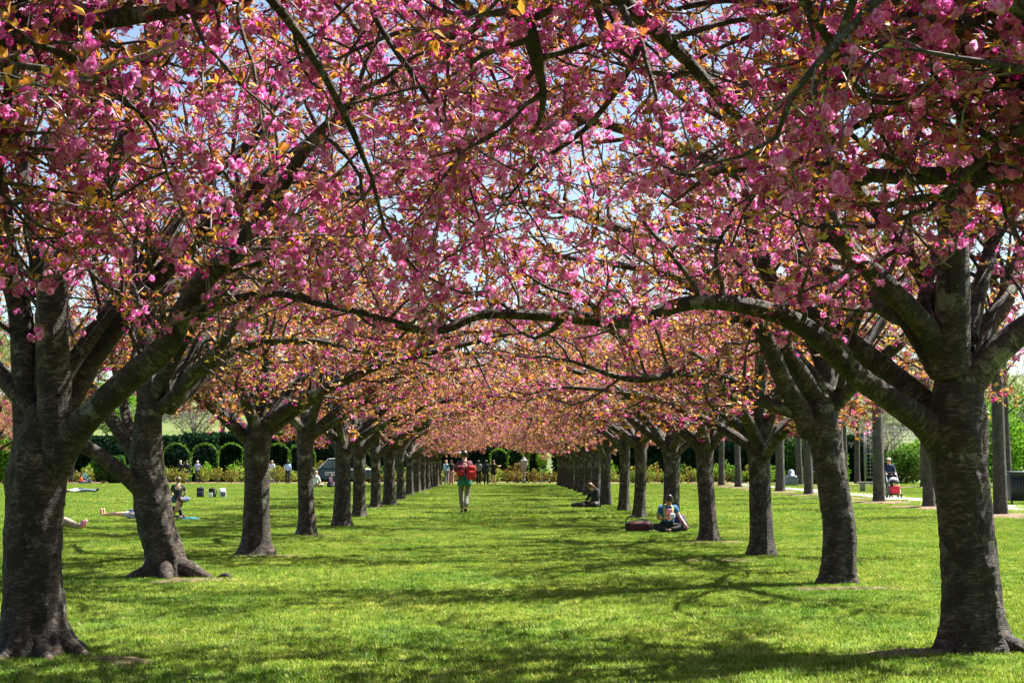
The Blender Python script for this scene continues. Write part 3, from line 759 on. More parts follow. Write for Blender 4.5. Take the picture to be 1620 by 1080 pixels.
# ------------------------------------------------------------------ ground and grass
def grass_ground_mat(name, stops, scale=1.0):
    m, nt, out = newmat(name)
    g = N(nt, 'ShaderNodeNewGeometry')
    big = noise(nt, g.outputs['Position'], 0.35 * scale, 4, 0.6)
    mid = noise(nt, g.outputs['Position'], 3.0 * scale, 5, 0.65)
    fine = noise(nt, g.outputs['Position'], 40 * scale, 4, 0.7)
    a = N(nt, 'ShaderNodeMath', operation='MULTIPLY_ADD'); a.inputs[1].default_value = 0.5; nt.links.new(big, a.inputs[0])
    b_ = N(nt, 'ShaderNodeMath', operation='MULTIPLY'); b_.inputs[1].default_value = 0.3; nt.links.new(mid, b_.inputs[0]); nt.links.new(b_.outputs[0], a.inputs[2])
    c_ = N(nt, 'ShaderNodeMath', operation='MULTIPLY_ADD'); c_.inputs[1].default_value = 0.2; nt.links.new(fine, c_.inputs[0]); nt.links.new(a.outputs[0], c_.inputs[2])
    r = ramp(nt, c_.outputs[0], stops)
    b = N(nt, 'ShaderNodeBsdfPrincipled'); b.inputs['Roughness'].default_value = 0.85; b.inputs['Specular IOR Level'].default_value = 0.2
    nt.links.new(r.outputs[0], b.inputs['Base Color'])
    bp = N(nt, 'ShaderNodeBump'); bp.inputs['Strength'].default_value = 0.8; bp.inputs['Distance'].default_value = 0.05
    nt.links.new(fine, bp.inputs['Height']); nt.links.new(bp.outputs[0], b.inputs['Normal'])
    nt.links.new(b.outputs[0], out.inputs[0])
    return m
LAWN = grass_ground_mat('lawn_turf', [(0.36, (0.045, 0.085, 0.010)), (0.5, (0.11, 0.20, 0.018)), (0.64, (0.24, 0.29, 0.05))])
V = np.array([(-700, -60, 0), (700, -60, 0), (700, 1200, 0), (-700, 1200, 0)], float)
o = mobj('lawn', qmesh('lawn', V, [[0, 1, 2, 3]], LAWN)); tag(o, kind='structure')

# blade patches
GRASS = leafmat('grass_blade', [(0.0, (0.035, 0.085, 0.006)), (0.32, (0.14, 0.25, 0.018)), (0.65, (0.31, 0.41, 0.045)), (0.93, (0.46, 0.52, 0.08)), (1.0, (0.60, 0.50, 0.22))], 0.5, patchy=True, gloss=0.015, rough=0.6)
tmpl = bpy.data.collections.new('grass_patches_library')
def patch(name, size, n, h, w, seed):
    r = np.random.default_rng(seed)
    xy = r.uniform(-size / 2, size / 2, (n, 2))
    cl = 0.5 + 0.25 * np.sin(xy[:, 0] * 9 + seed) * np.cos(xy[:, 1] * 7 - seed) + 0.25 * np.sin(xy[:, 0] * 23 + xy[:, 1] * 17 + seed)
    H = h * r.uniform(0.55, 1.25, n) * (0.65 + 0.7 * cl)
    a = r.uniform(0, 6.28, n); lean = r.uniform(0.1, 0.95, n); la = r.uniform(0, 6.28, n)
    d = np.stack([np.cos(a), np.sin(a), np.zeros(n)], 1) * (w / 2); 
    base = np.concatenate([xy, np.full((n, 1), -0.005)], 1)
    L = np.stack([np.cos(la) * lean, np.sin(la) * lean, np.ones(n)], 1); L /= np.linalg.norm(L, axis=1)[:, None]
    mid = base + L * (H * 0.55)[:, None]
    L2 = L * np.array((1.6, 1.6, 0.75)); L2 /= np.linalg.norm(L2, axis=1)[:, None]
    tip = mid + L2 * (H * 0.5)[:, None]
    V = np.stack([base - d, base + d, mid + d * 0.8, tip, mid - d * 0.8], 1).reshape(-1, 3)
    F = np.arange(n * 5).reshape(n, 5)
    t = np.clip(r.normal(0.47, 0.22, n) - (cl - 0.5) * 0.55, 0, 0.93); t[r.random(n) < 0.04] = 1.0
    o = bpy.data.objects.new(name, qmesh(name, V, F, GRASS, False, {'tint': ('FACE', 'FLOAT', t)}))
    tmpl.objects.link(o); return o
for k in range(6): patch('a_near_%d' % k, 1.15, 4000, 0.040, 0.0045, 50 + k)
tm2 = bpy.data.collections.new('grass_far_library')
_t = tmpl; tmpl = tm2
for k in range(3): patch('b_far_%d' % k, 2.4, 4200, 0.055, 0.010, 60 + k)
tmpl = _t

DIRT = []   # (x, y, rx, ry) bare soil places
def scatter_group(name, coll):
    ng = bpy.data.node_groups.new(name, 'GeometryNodeTree')
    ng.interface.new_socket('Geometry', in_out='INPUT', socket_type='NodeSocketGeometry')
    ng.interface.new_socket('Geometry', in_out='OUTPUT', socket_type='NodeSocketGeometry')
    gi = ng.nodes.new('NodeGroupInput'); go = ng.nodes.new('NodeGroupOutput')
    ci = ng.nodes.new('GeometryNodeCollectionInfo'); ci.inputs['Collection'].default_value = coll
    ci.inputs['Separate Children'].default_value = True; ci.inputs['Reset Children'].default_value = True
    iop = ng.nodes.new('GeometryNodeInstanceOnPoints'); iop.inputs['Pick Instance'].default_value = True
    def rnd(tp, lo, hi, seed):
        n = ng.nodes.new('FunctionNodeRandomValue'); n.data_type = tp
        ins = [s for s in n.inputs if s.enabled]
        ins[0].default_value = lo; ins[1].default_value = hi
        n.inputs['Seed'].default_value = seed
        return [s for s in n.outputs if s.enabled][0]
    ng.links.new(gi.outputs[0], iop.inputs['Points'])
    ng.links.new(ci.outputs[0], iop.inputs['Instance'])
    ng.links.new(rnd('INT', 0, 9, 3), iop.inputs['Instance Index'])
    ng.links.new(rnd('FLOAT_VECTOR', (0, 0, 0), (0, 0, 6.283), 5), iop.inputs['Rotation'])
    ng.links.new(rnd('FLOAT', 0.9, 1.15, 7), iop.inputs['Scale'])
    ng.links.new(iop.outputs[0], go.inputs[0])
    return ng
def lawn_scatter(name, y0, y1, step, coll, seed, lo=0.47):
    r = np.random.default_rng(seed); pts = []
    y = y0
    while y < y1:
        w = lo * y + 2.5; x = -w
        while x < w:
            jx, jy = r.uniform(-.25, .25, 2) * step
            px, py = x + jx, y + jy
            ok = all(((px - a) / c) ** 2 + ((py - b_) / d) ** 2 > 1 for a, b_, c, d in DIRT_BIG)
            if ok and not (15.9 < px < 18.5): pts.append((px, py, 0))
            x += step
        y += step
    me = bpy.data.meshes.new(name); me.from_pydata(pts, [], [])
    o = mobj(name, me); tag(o, kind='stuff')
    md = o.modifiers.new('scatter', 'NODES'); md.node_group = scatter_group(name, coll)
    print(name, len(pts)); return o
DIRT_BIG = []
lawn_scatter('grass_near', 8.2, 38, 0.82, tmpl, 5)
lawn_scatter('grass_far', 38, 108, 1.9, tm2, 6, 0.44)
LMK = [(-9e9, 60, 'left of the left edge tree'), (60, 230, 'between the two nearest left trees'), (230, 303, 'behind the pair in black'), (303, 372, 'behind the man in lavender'), (372, 445, 'behind the third left tree'),
       (445, 490, 'behind the fourth left tree'), (490, 600, 'by the pickup truck'), (600, 700, 'behind the far left row'), (700, 790, 'behind the walking visitor'), (790, 880, 'at the open end of the avenue'),
       (880, 1000, 'behind the far right row'), (1000, 1110, 'behind the seated person in blue'), (1110, 1200, 'between the third and fourth right trees'), (1200, 1300, 'by the grey bin'), (1300, 1430, 'by the stroller'), (1430, 1530, 'behind the arching right tree'), (1530, 9e9, 'by the black bin')]
PEND = {}
def landmark_label(o, kind):
    px = 795 + o.location.x / o.location.y * 2250
    for a_, b_, w_ in LMK:
        if a_ <= px < b_: PEND.setdefault((kind, w_), []).append((px, o))
def flush_labels():
    for (kind, w_), lst in PEND.items():
        lst.sort(key=lambda t: t[0])
        for i, (px, o) in enumerate(lst):
            o['label'] = kind + ' ' + w_ + ('' if len(lst) == 1 else ', %s from left' % ordn[i] if i < len(ordn) else ', the %dth there' % (i + 1))
    PEND.clear()
# ------------------------------------------------------------------ setting: paths, beds, hill, hedges
def box(b, x0, x1, y0, y1, z0, z1):
    V = [(x0, y0, z0), (x1, y0, z0), (x1, y1, z0), (x0, y1, z0), (x0, y0, z1), (x1, y0, z1), (x1, y1, z1), (x0, y1, z1)]
    b.add(V, [(0, 3, 2, 1), (4, 5, 6, 7), (0, 1, 5, 4), (1, 2, 6, 5), (2, 3, 7, 6), (3, 0, 4, 7)])
def boxobj(name, dims, mat, parent=None, bev=0.0, loc=(0, 0, 0), rz=0):
    b = QB(); box(b, *dims); o = mobj(name, b.mesh(name, mat, False), parent, loc, rz)
    if bev:
        m = o.modifiers.new('bevel', 'BEVEL'); m.width = bev; m.segments = 2
    return o
CONC = plain('path_concrete', (0.42, 0.40, 0.37), 0.85, 0.12, 1.5, bump=0.3)
TAN = plain('tan_gravel_path', (0.40, 0.27, 0.20), 0.9, 0.2, 2.0, bump=0.4)
SOIL = plain('bare_soil', (0.15, 0.105, 0.07), 0.95, 0.35, 9.0, bump=0.8, spec=0.1)
MULCH = plain('bark_mulch', (0.20, 0.135, 0.095), 0.95, 0.5, 14.0, bump=1.0, spec=0.1)

def strip(name, x0, x1, y0, y1, z, mat, n=60, amp=0.0, seed=0, along='y'):
    r = np.random.default_rng(seed); V = []; F = []
    for i in range(n + 1):
        t = i / n
        if along == 'y':
            y = y0 + (y1 - y0) * t; a, c = r.normal(0, amp, 2); V += [(x0 + a, y, z), (x1 + c, y, z)]
        else:
            x = x0 + (x1 - x0) * t; a, c = r.normal(0, amp, 2); V += [(x, y0 + a, z), (x, y1 + c, z)]
        if i: k = 2 * i; F.append((k - 2, k - 1, k + 1, k) if along == 'y' else (k - 2, k, k + 1, k - 1))
    o = mobj(name, qmesh(name, V, F, mat)); tag(o, kind='structure'); return o
strip('path', 16.1, 18.4, 12, 103, 0.006, CONC, 60, 0.03, 1)
strip('cross_path', -75, 60, 103.4, 107.6, 0.010, TAN, 90, 0.08, 2, 'x')
strip('flower_bed', -75, 24, 107.8, 116, 0.014, SOIL, 60, 0.1, 3, 'x')

def patch_disc(name, cx, cy, rx, ry, h, mat, seed, label=None):
    r = np.random.default_rng(seed); V = [(0, 0, h)]; F = []; n = 36; rings = 5
    ph = r.uniform(0, 6.28, 4)
    for k in range(1, rings + 1):
        f = k / rings
        for j in range(n):
            a = 2 * math.pi * j / n
            w = 1 + 0.28 * math.sin(2 * a + ph[0]) + 0.22 * math.sin(3 * a + ph[1]) + 0.14 * math.sin(7 * a + ph[2]) + r.normal(0, 0.08)
            V.append((math.cos(a) * rx * f * w, math.sin(a) * ry * f * w, h * (1 - f ** 3) - 0.004 * (f > .99) + r.normal(0, 0.003)))
    for j in range(n): F.append((0, 1 + j, 1 + (j + 1) % n, 1 + (j + 1) % n))
    F4 = [(1 + (k - 1) * n + j, 1 + k * n + j, 1 + k * n + (j + 1) % n, 1 + (k - 1) * n + (j + 1) % n) for k in range(1, rings) for j in range(n)]
    me = bpy.data.meshes.new(name); me.from_pydata([tuple(v) for v in V], [], [f[:3] for f in F] + F4); me.materials.append(mat)
    for p in me.polygons: p.use_smooth = True
    o = mobj(name, me, None, (cx, cy, 0)); tag(o, kind='structure'); return o
for i, (px, py, rx, ry, h) in enumerate([(190, 1045, 0.22, 0.16, .028), (425, 880, 0.42, 0.22, .03), (1455, 1032, 0.30, 0.2, .028), (1372, 931, 0.26, 0.16, .03), (1290, 932, 0.28, 0.16, .03),
                                        (1140, 887, 0.6, 0.2, .035), (1098, 858, 0.35, 0.2, .03), (560, 960, 0.0, 0, 0), (300, 918, 0.42, 0.28, .03), (505, 848, .3, .2, .03), (1606, 1018, 0.22, 0.2, .03), (1152, 858, .3, .2, .03), (700, 1050, .0, .0, 0)]):
    if rx: q = G(px, py); patch_disc('soil_patch', q[0], q[1], rx * 1.4, ry * 1.4, h * 0.72, SOIL, 500 + i)

# hill behind
HILL = grass_ground_mat('hill_turf', [(0.36, (0.06, 0.09, 0.025)), (0.5, (0.10, 0.14, 0.035)), (0.62, (0.15, 0.16, 0.07))], 0.3)
nx, ny = 60, 24; X = np.linspace(-330, 330, nx); Yv = np.linspace(124, 420, ny); r_ = np.random.default_rng(9)
V = []
for j, y in enumerate(Yv):
    for i, x in enumerate(X):
        t = min(1, max(0, (y - 124) / 110)); z = -0.3 + 15 * t * t * (3 - 2 * t) * (1 + 0.2 * math.sin(x * 0.03) + 0.1 * math.sin(x * .08 + y * .05))
        V.append((x, y, z))
def hill_z(x, y):
    t = min(1, max(0, (y - 124) / 110)); return -0.3 + 15 * t * t * (3 - 2 * t) * (1 + 0.2 * math.sin(x * 0.03) + 0.1 * math.sin(x * .08 + y * .05))
F = [(j * nx + i, j * nx + i + 1, (j + 1) * nx + i + 1, (j + 1) * nx + i) for j in range(ny - 1) for i in range(nx - 1)]
o = mobj('hill', qmesh('hill', V, F, HILL, True)); tag(o, kind='structure')

# ---- foliage clouds
def quads_cloud(rng, pts, size, aspect=0.6):
    n = len(pts); R = rotm(rng, n); s = size * rng.uniform(0.6, 1.4, n)
    q = np.array([(-.5, 0, 0), (0, -aspect / 2, 0.06), (.5, 0, 0), (0, aspect / 2, 0.06)])
    return (np.einsum('nij,qj->nqi', R * s[:, None, None], q) + pts[:, None]).reshape(-1, 3)
def foliage(name, pts, size, mat, rng, parent, tint=None):
    V = quads_cloud(rng, pts, size)
    t = np.clip(rng.normal(0.5, 0.22, len(pts)), 0, 1) if tint is None else tint
    o = mobj(name, qmesh(name, V, np.arange(len(V)).reshape(-1, 4), mat, False, {'tint': ('FACE', 'FLOAT', t)}), parent)
    tag(o, kind='stuff'); return o
HEDGE = leafmat('hedge_leaf', [(0, (0.006, 0.018, 0.010)), (0.6, (0.014, 0.038, 0.016)), (1, (0.03, 0.07, 0.02))], 0.25, gloss=0.0)
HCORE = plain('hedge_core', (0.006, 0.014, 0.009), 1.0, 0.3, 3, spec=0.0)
GREEN = leafmat('fresh_green_leaf', [(0, (0.05, 0.12, 0.012)), (0.5, (0.12, 0.26, 0.02)), (1, (0.24, 0.38, 0.04))], 0.5, gloss=0.0)
DGREEN = leafmat('shrub_leaf', [(0, (0.02, 0.06, 0.015)), (0.5, (0.05, 0.12, 0.02)), (1, (0.12, 0.2, 0.03))], 0.4, gloss=0.0)
ROSEL = leafmat('rose_bush_leaf', [(0, (0.12, 0.05, 0.02)), (0.25, (0.22, 0.14, 0.035)), (0.6, (0.16, 0.20, 0.03)), (1, (0.30, 0.33, 0.06))], 0.45, gloss=0.0)
SPRING = leafmat('spring_leaf', [(0, (0.08, 0.12, 0.03)), (0.5, (0.16, 0.22, 0.05)), (1, (0.30, 0.32, 0.10))], 0.45, gloss=0.0)
GREYLEAF = leafmat('budding_twigs', [(0, (0.10, 0.085, 0.06)), (0.5, (0.19, 0.17, 0.12)), (1, (0.24, 0.26, 0.12))], 0.3, gloss=0.0)

def hedge(x0, x1, y, h, depth, label, seed, group=None):
    rng = np.random.default_rng(seed)
    root = empty('hedge', ((x0 + x1) / 2, y, 0)); tag(root, label, 'hedge', group)
    hw = (x1 - x0) / 2
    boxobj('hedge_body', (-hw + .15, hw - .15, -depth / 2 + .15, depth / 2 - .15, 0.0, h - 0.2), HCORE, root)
    n = int((x1 - x0) * h * 55); f = rng.random(n)
    p = np.stack([rng.uniform(-hw, hw, n), -depth / 2 + rng.normal(0, .07, n), rng.uniform(0.05, h, n)], 1)
    n2 = int((x1 - x0) * depth * 50)
    p2 = np.stack([rng.uniform(-hw, hw, n2), rng.uniform(-depth / 2, depth / 2, n2), h + 0.06 * np.sin(rng.uniform(0, 50, n2)) + rng.normal(0, .07, n2)], 1)
    ne = int(depth * h * 50)
    p3 = np.stack([rng.choice([-hw, hw], ne) + rng.normal(0, .06, ne), rng.uniform(-depth / 2, depth / 2, ne), rng.uniform(0.05, h, ne)], 1)
    foliage('foliage', np.vstack([p, p2, p3]), 0.42, HEDGE, rng, root)
hedge(-46, -23.5, 118, 3.6, 1.6, 'low dark clipped hedge end behind the leaning tree at far left', 1)
hedge(-26.6, -6.5, 119.5, 3.9, 1.6, 'tall dark clipped hedge behind the row of green arches, left side', 2)
hedge(-6.0, 3.6, 121.5, 3.4, 1.4, 'dark hedge beyond the roses at the end of the avenue', 3)
hedge(4.3, 31, 119.5, 3.7, 1.6, 'dark clipped hedge behind the grey trunks, right of the avenue', 4)

# ---- rose arches
def rose_arch(cx, cy, w, h, label, seed, full=False):
    rng = np.random.default_rng(seed); root = empty('rose_arch', (cx, cy, 0))
    tag(root, label, 'plant arch', 'green planted arches in the rose garden')
    r = w / 2; pts = [(-r, 0, 0)] + [(-r, 0, z) for z in np.linspace(0.5, h - r, 4)]
    pts += [(-r * math.cos(a), 0, h - r + r * math.sin(a)) for a in np.linspace(0.25, math.pi - 0.25, 9)]
    pts += [(r, 0, z) for z in np.linspace(h - r, 0.5, 4)] + [(r, 0, 0)]
    pts = np.array(pts); V, F, C = tube(pts, np.full(len(pts), 0.03), 6)
    mobj('hoop', qmesh('hoop', V, F, MATS['dark_metal'], True), root)
    P_, _ = catmull(pts, np.ones(len(pts)), 6)
    m = P_[:, 2] > (h - r) * 0.72
    base = P_[m]; n = 520
    q = base[rng.integers(0, len(base), n)] + rng.normal(0, 0.045, (n, 3))
    low = P_[~m]; q2 = low[rng.integers(0, len(low), 160)] + rng.normal(0, 0.03, (160, 3)); q2[:, 2] = np.clip(q2[:, 2], 0.05, 9)
    foliage('foliage', np.vstack([q, q2]), 0.10, GREEN, rng, root)
plain('dark_metal', (0.03, 0.035, 0.035), 0.5, 0.1, 5, metal=0.6)
names = ['leftmost green arch of the row', 'second green arch, above the two dark dressed visitors', 'third green arch, right of the man in lavender',
         'fourth green arch, partly behind the third left row tree', 'fifth green arch, above the walker in white', 'sixth green arch, by the fourth left row tree']
for i, x in enumerate([281, 325, 368, 405, 440, 478]):
    X_ = (x - 795) / 2250 * 112; rose_arch(X_, 112 + 0.2 * (i % 2), 2.1, 3.05, names[i], 30 + i)
for i, (x, w, h, lab) in enumerate([(789, 1.35, 2.6, 'bright green arch at the end of the avenue, nearest the walking visitor'), (815, 1.2, 2.65, 'bright green arch in the middle of the avenue end'),
                                    (845, 0.9, 2.4, 'narrow bright green arch at the right of the avenue end'), (900, 1.6, 2.6, 'green arch half hidden by the last trees of the right row')]):
    rose_arch((x - 795) / 2250 * 110, 110.3, w, h, lab, 50 + i)

# ---- rose bed shrubs
LAB = {}
def shrub(x, y, rx, ry, h, mat, label, seed, size=0.13, n=420, name='rose_bush', cat='bush', group=None):
    rng = np.random.default_rng(seed); root = empty(name, (x, y, 0)); tag(root, label, cat, group)
    b = QB()
    for k in range(7):
        a = rng.uniform(0, 6.28); q, r = wander(rng, np.array((0, 0, 0.)), np.array((math.cos(a) * .5, math.sin(a) * .5, 1)), h * .85, 0.02, 0.006, h / 4, 0.15, 0, -1, 99)
        V, F, C = tube(q * np.array((rx / h * 1.3, ry / h * 1.3, 1)), r, 4, cap=False); b.add(V, F, C)
    mobj('stems', b.mesh('stems', TWIG), root)
    u = rng.standard_normal((n, 3)); u /= np.linalg.norm(u, axis=1)[:, None]; rad = rng.random(n) ** 0.4
    lump = 1 + 0.25 * np.sin(u[:, 0] * 5 + seed) * np.cos(u[:, 2] * 4 + seed * 2)
    p = u * (rad * lump)[:, None] * np.array((rx, ry, h * 0.5)) + np.array((0, 0, h * 0.52)); p[:, 2] = np.abs(p[:, 2]) + .02
    foliage('foliage', p, size, mat, rng, root, np.clip(rng.normal(0.5, 0.25, n) + rng.normal(0, .15), 0, 1))
    return root
rr = random.Random(4)
gr = 'rose bushes in the long bed at the end of the lawn'
x = -62.0; k = 0
while x < 22:
    h = rr.uniform(0.7, 1.35); s_ = shrub(x, 109.2 + rr.uniform(-.6, .8), rr.uniform(.5, .85), .5, h, ROSEL, 'x', 600 + k, 0.17, 260, group=gr); landmark_label(s_, 'low rusty rose bush')
    x += rr.uniform(0.85, 1.3); k += 1
x = -62.0
while x < 22:
    h = rr.uniform(1.0, 1.7); s_ = shrub(x, 113.6 + rr.uniform(-.6, .8), rr.uniform(.5, .9), .5, h, ROSEL if rr.random() < .55 else GREEN, 'x', 700 + k, 0.18, 300, group='taller bushes in the back line of the rose bed'); landmark_label(s_, 'taller back row bush')
    x += rr.uniform(1.4, 2.2); k += 1
# ball topiary and grey figure beyond the roses
shrub((857 - 795) / 2250 * 109, 109.0, .32, .32, .01, GREEN, 'round green ball on a stem at the right of the avenue end', 61, 0.1, 1, 'standard_rose', 'bush') if False else None
root = empty('standard_rose', ((857 - 795) / 2250 * 107.9, 107.9, 0)); tag(root, 'round bright green ball on a bare stem, right of the narrow arch', 'bush')
V, F, C = tube(np.array([(0, 0, 0), (0.02, 0, .7), (0, 0, 1.5)]), np.array([.03, .025, .025]), 6); mobj('stem', qmesh('stem', V, F, TWIG, True), root)
_rg = np.random.default_rng(3); u = _rg.standard_normal((900, 3)); u /= np.linalg.norm(u, axis=1)[:, None]
foliage('foliage', u * (0.45 * _rg.random((900, 1)) ** .3) + np.array((0, 0, 1.75)), 0.12, GREEN, _rg, root)
# stone figure on a pedestal
STONE = plain('grey_stone', (0.17, 0.165, 0.15), 0.85, 0.2, 6, bump=0.4)
root = empty('garden_urn', ((829 - 795) / 2250 * 108.6, 108.6, 0)); root.scale = (.7, .7, .8); tag(root, 'tall grey stone urn on a slim pedestal at the end of the avenue', 'urn')
def lathe(prof, n=20):
    V = [(r * math.cos(2 * math.pi * j / n), r * math.sin(2 * math.pi * j / n), z) for r, z in prof for j in range(n)]
    F = [(i * n + j, i * n + (j + 1) % n, (i + 1) * n + (j + 1) % n, (i + 1) * n + j) for i in range(len(prof) - 1) for j in range(n)]
    return np.array(V), np.array(F)
V, F = lathe([(.001, 0), (.28, 0), (.28, .12), (.16, .2), (.13, .5), (.12, .9), (.2, .98), (.2, 1.04), (.001, 1.04)]); mobj('pedestal', qmesh('pedestal', V, F, STONE, False), root)
V, F = lathe([(.001, 1.05), (.1, 1.05), (.07, 1.15), (.3, 1.45), (.42, 1.9), (.40, 2.1), (.46, 2.16), (.44, 2.2), (.34, 2.2), (.2, 2.35), (.1, 2.5), (.001, 2.55)]); mobj('bowl', qmesh('bowl', V, F, STONE, True), root)

# ---- row of straight path trees on the right
def path_tree_proto(seed, h=10.5, r0=0.2):
    rng = np.random.default_rng(seed); root = empty('path_tree')
    mobj('trunk', trunk_mesh('trunk', [(0, 0, 0), (0, 0, 1), (rng.normal(0, .05), 0, 3), (rng.normal(0, .08), 0, 5.5), (0.05, 0, 8)], [r0 * 1.12, r0, r0 * .9, r0 * .75, r0 * .4], 18, rng, 0.35, mat=OAKBARK), root)
    lim = []
    for k in range(13):
        z = 3.9 + k * 0.42; az = k * 2.4 + rng.uniform(-.4, .4)
        p, r = arclimb(az, z, rng.uniform(1.9, 2.8) * (1 - .03 * k), 0.75, 0.45, 0.05, 0.015, rng, 5, 0.03); q, rq = catmull(p, r, 3); lim.append((q, rq))
        V, F, C = tube(q, rq, 6, 0, 0, rng); mobj('limb', qmesh('limb', V, F, OAKBARK, True, {'tube_co': ('POINT', 'FLOAT_VECTOR', C)}), root)
    sec, tw, sp = grow(lim, rng, 0.3, 0.3, 3.6, 12, 0.3, (0.6, 1.3)); b = QB()
    for q, r in sec + tw:
        V, F, C = tube(q, r, 3, 0, 0, rng, cap=False); b.add(V, F)
    o = mobj('twigs', b.mesh('twigs', TWIG), root); tag(o, kind='stuff')
    sp = sp[rng.permutation(len(sp))[:3500]]
    foliage('leaves', sp + rng.normal(0, .05, sp.shape), 0.10, SPRING, rng, root)
    return root
PT = [path_tree_proto(800 + k) for k in range(2)]
near_row = [(14.3, 41), (14.4, 48.2), (14.4, 54.6), (14.45, 61.2), (14.5, 67.6), (14.5, 74.5), (14.5, 81), (14.5, 87.8), (14.5, 94.5), (14.5, 101)]
far_row = [(26.6, 75), (26.3, 82), (26.3, 89), (25.5, 96), (25.5, 102.5), (20.5, 92), (20.6, 99), (20.5, 85.5)]
used = [0, 0]
wd = ['nearest', 'second', 'third', 'fourth', 'fifth', 'sixth', 'seventh', 'eighth', 'ninth', 'tenth']
for gi_, (row, lab) in enumerate(((near_row, 'straight grey trunk in a mulch ring, %s on the lawn side of the path'), (far_row, 'straight grey trunk beyond the concrete path, %s of that line'))):
    for i, (x, y) in enumerate(row):
        k = (i + gi_) % 2; c = PT[k] if not used[k] else copy_tree(PT[k]); used[k] = 1
        c.location = (x, y, 0); c.rotation_euler = (0, 0, rr.uniform(0, 6)); s = rr.uniform(.95, 1.15); c.scale = (s, s, s)
        tag(c, lab % wd[i], 'tree', 'straight trees lining the concrete path')
        patch_disc('mulch_ring', x - 0.1, y, 1.35, 1.6, 0.07, MULCH, 900 + i + gi_ * 20)

# ---- woodland trees on the hill and shrubs behind
def park_tree_proto(seed, h, leafm, nleaf, lsize):
    rng = np.random.default_rng(seed); root = empty('park_tree')
    mobj('trunk', trunk_mesh('trunk', [(0, 0, 0), (0, 0.05, 1.2), (rng.normal(0, .1), 0, h * .25), (0, 0, h * .42)], [.28, .24, .2, .14], 12, rng, 0.3, mat=OAKBARK), root)
    lim = []
    for k in range(9):
        p, r = arclimb(k * 2.4 + rng.uniform(-.4, .4), h * (.18 + .028 * k), h * rng.uniform(.38, .5), 1.0, .6, 0.09, 0.025, rng, 5, .05); q, rq = catmull(p, r, 3); lim.append((q, rq))
    b = QB()
    sec, tw, sp = grow(lim, rng, 0.55, 0.35, 1.2, h * 1.1, 0.5, (1.2, 2.6))
    for q, r in lim:
        V, F, C = tube(q, r, 5, 0, 0, rng, cap=False); b.add(V, F)
    for q, r in sec + tw:
        V, F, C = tube(q, np.maximum(r, .012), 3, 0, 0, rng, cap=False); b.add(V, F)
    o = mobj('branches', b.mesh('branches', MATS['grey_twig']), root); tag(o, kind='stuff')
    sp = sp[rng.integers(0, len(sp), nleaf)] + rng.normal(0, .18, (nleaf, 3))
    foliage('leaves', sp, lsize, leafm, rng, root)
    return root
plain('grey_twig', (0.17, 0.15, 0.125), 0.8, 0.3, 4)
KT = [park_tree_proto(850, 10, GREYLEAF, 2600, .16), park_tree_proto(851, 11, SPRING, 5200, .20), park_tree_proto(852, 9, GREYLEAF, 1800, .14), park_tree_proto(853, 9.5, GREEN, 6000, .22)]
used = [0] * 4
spots = []
r7 = random.Random(21)
for row, (yy, st) in enumerate(((136, 9.5), (152, 8.5), (172, 9.0), (198, 10.0))):
    x = -0.5 * yy
    while x < 0.5 * yy:
        spots.append((x + r7.uniform(-2.5, 2.5), yy + r7.uniform(-5, 5), row)); x += st
labs = ['bare grey branched tree in bud on the slope behind the hedge', 'yellow green spring tree on the slope behind the hedge', 'small bare twiggy tree on the slope behind the hedge', 'dense bright green tree on the slope behind the hedge']
for i, (x, y, row) in enumerate(spots):
    if row == 0 and -42 < x < -14: continue
    k = r7.choice([0, 0, 1, 2, 3] if row < 2 else [0, 1, 1, 2, 3])
    c = KT[k] if not used[k] else copy_tree(KT[k]); used[k] = 1
    c.location = (x, y, hill_z(x, y) - .1); c.rotation_euler = (0, 0, r7.uniform(0, 6)); s = r7.uniform(.85, 1.35) * (1 + .12 * row); c.scale = (s, s, s)
    tag(c, labs[k], 'tree', ['bare trees on the slope', 'yellow green trees on the slope', 'small bare trees on the slope', 'bright green trees on the slope'][k]); landmark_label(c, ['bare grey budding tree on the slope', 'yellow green tree on the slope', 'small bare tree on the slope', 'bright green tree on the slope'][k])
# pink trees off to the left
for i, (x, y, lab) in enumerate([(-25, 70, 'pink cherry tree across the lawn, showing at the very left edge'), (-31, 84, 'pink cherry tree farther across the lawn, behind the left edge tree')]):
    c = copy_tree(PROTO[(i + 1) % 4]); c.location = (x, y, 0); c.rotation_euler = (0, 0, 2 + i); c.scale = (1.05,) * 3; tag(c, lab, 'cherry tree', 'pink cherry trees across the left lawn')
bushes = [(31.5, 90, 2.2, 2, 4.9, GREEN, 'tall bright yellow green bush right of the big right edge tree'), (36, 96, 3.0, 2, 4.2, GREEN, 'broad bright green bush at the right edge behind the black bin'),
          (29.5, 106, 2.2, 1.2, 2.6, DGREEN, 'dark green bush behind the woman with the stroller'), (23.2, 108.5, 1.8, 1.2, 3.9, DGREEN, 'tall dark shrub behind the second right tree'), (37.5, 110, 2.4, 1.4, 2.4, DGREEN, 'dark green bush below the grey trellis at right'), (42, 106, 2.6, 1.6, 4.4, DGREEN, 'tall dark shrub between trellis and black bin'), (33, 112, 2.4, 1.4, 3.4, GREEN, 'light green bush in front of the grey trellis'), (25.5, 112, 1.8, 1.2, 3.0, DGREEN, 'dark shrub left of the grey trellis'),
          (-36.5, 104, 2.4, 1.2, 3.6, GREEN, 'bright green bush at the left edge behind the lying visitor'), (-29.5, 108, 1.5, 1.0, 2.2, DGREEN, 'dark green bush behind the crouching visitors at left')]
for i, (x, y, rx, ry, h, m, lab) in enumerate(bushes): shrub(x, y, rx, ry, h, m, lab, 950 + i, 0.22, 4200, 'bush')
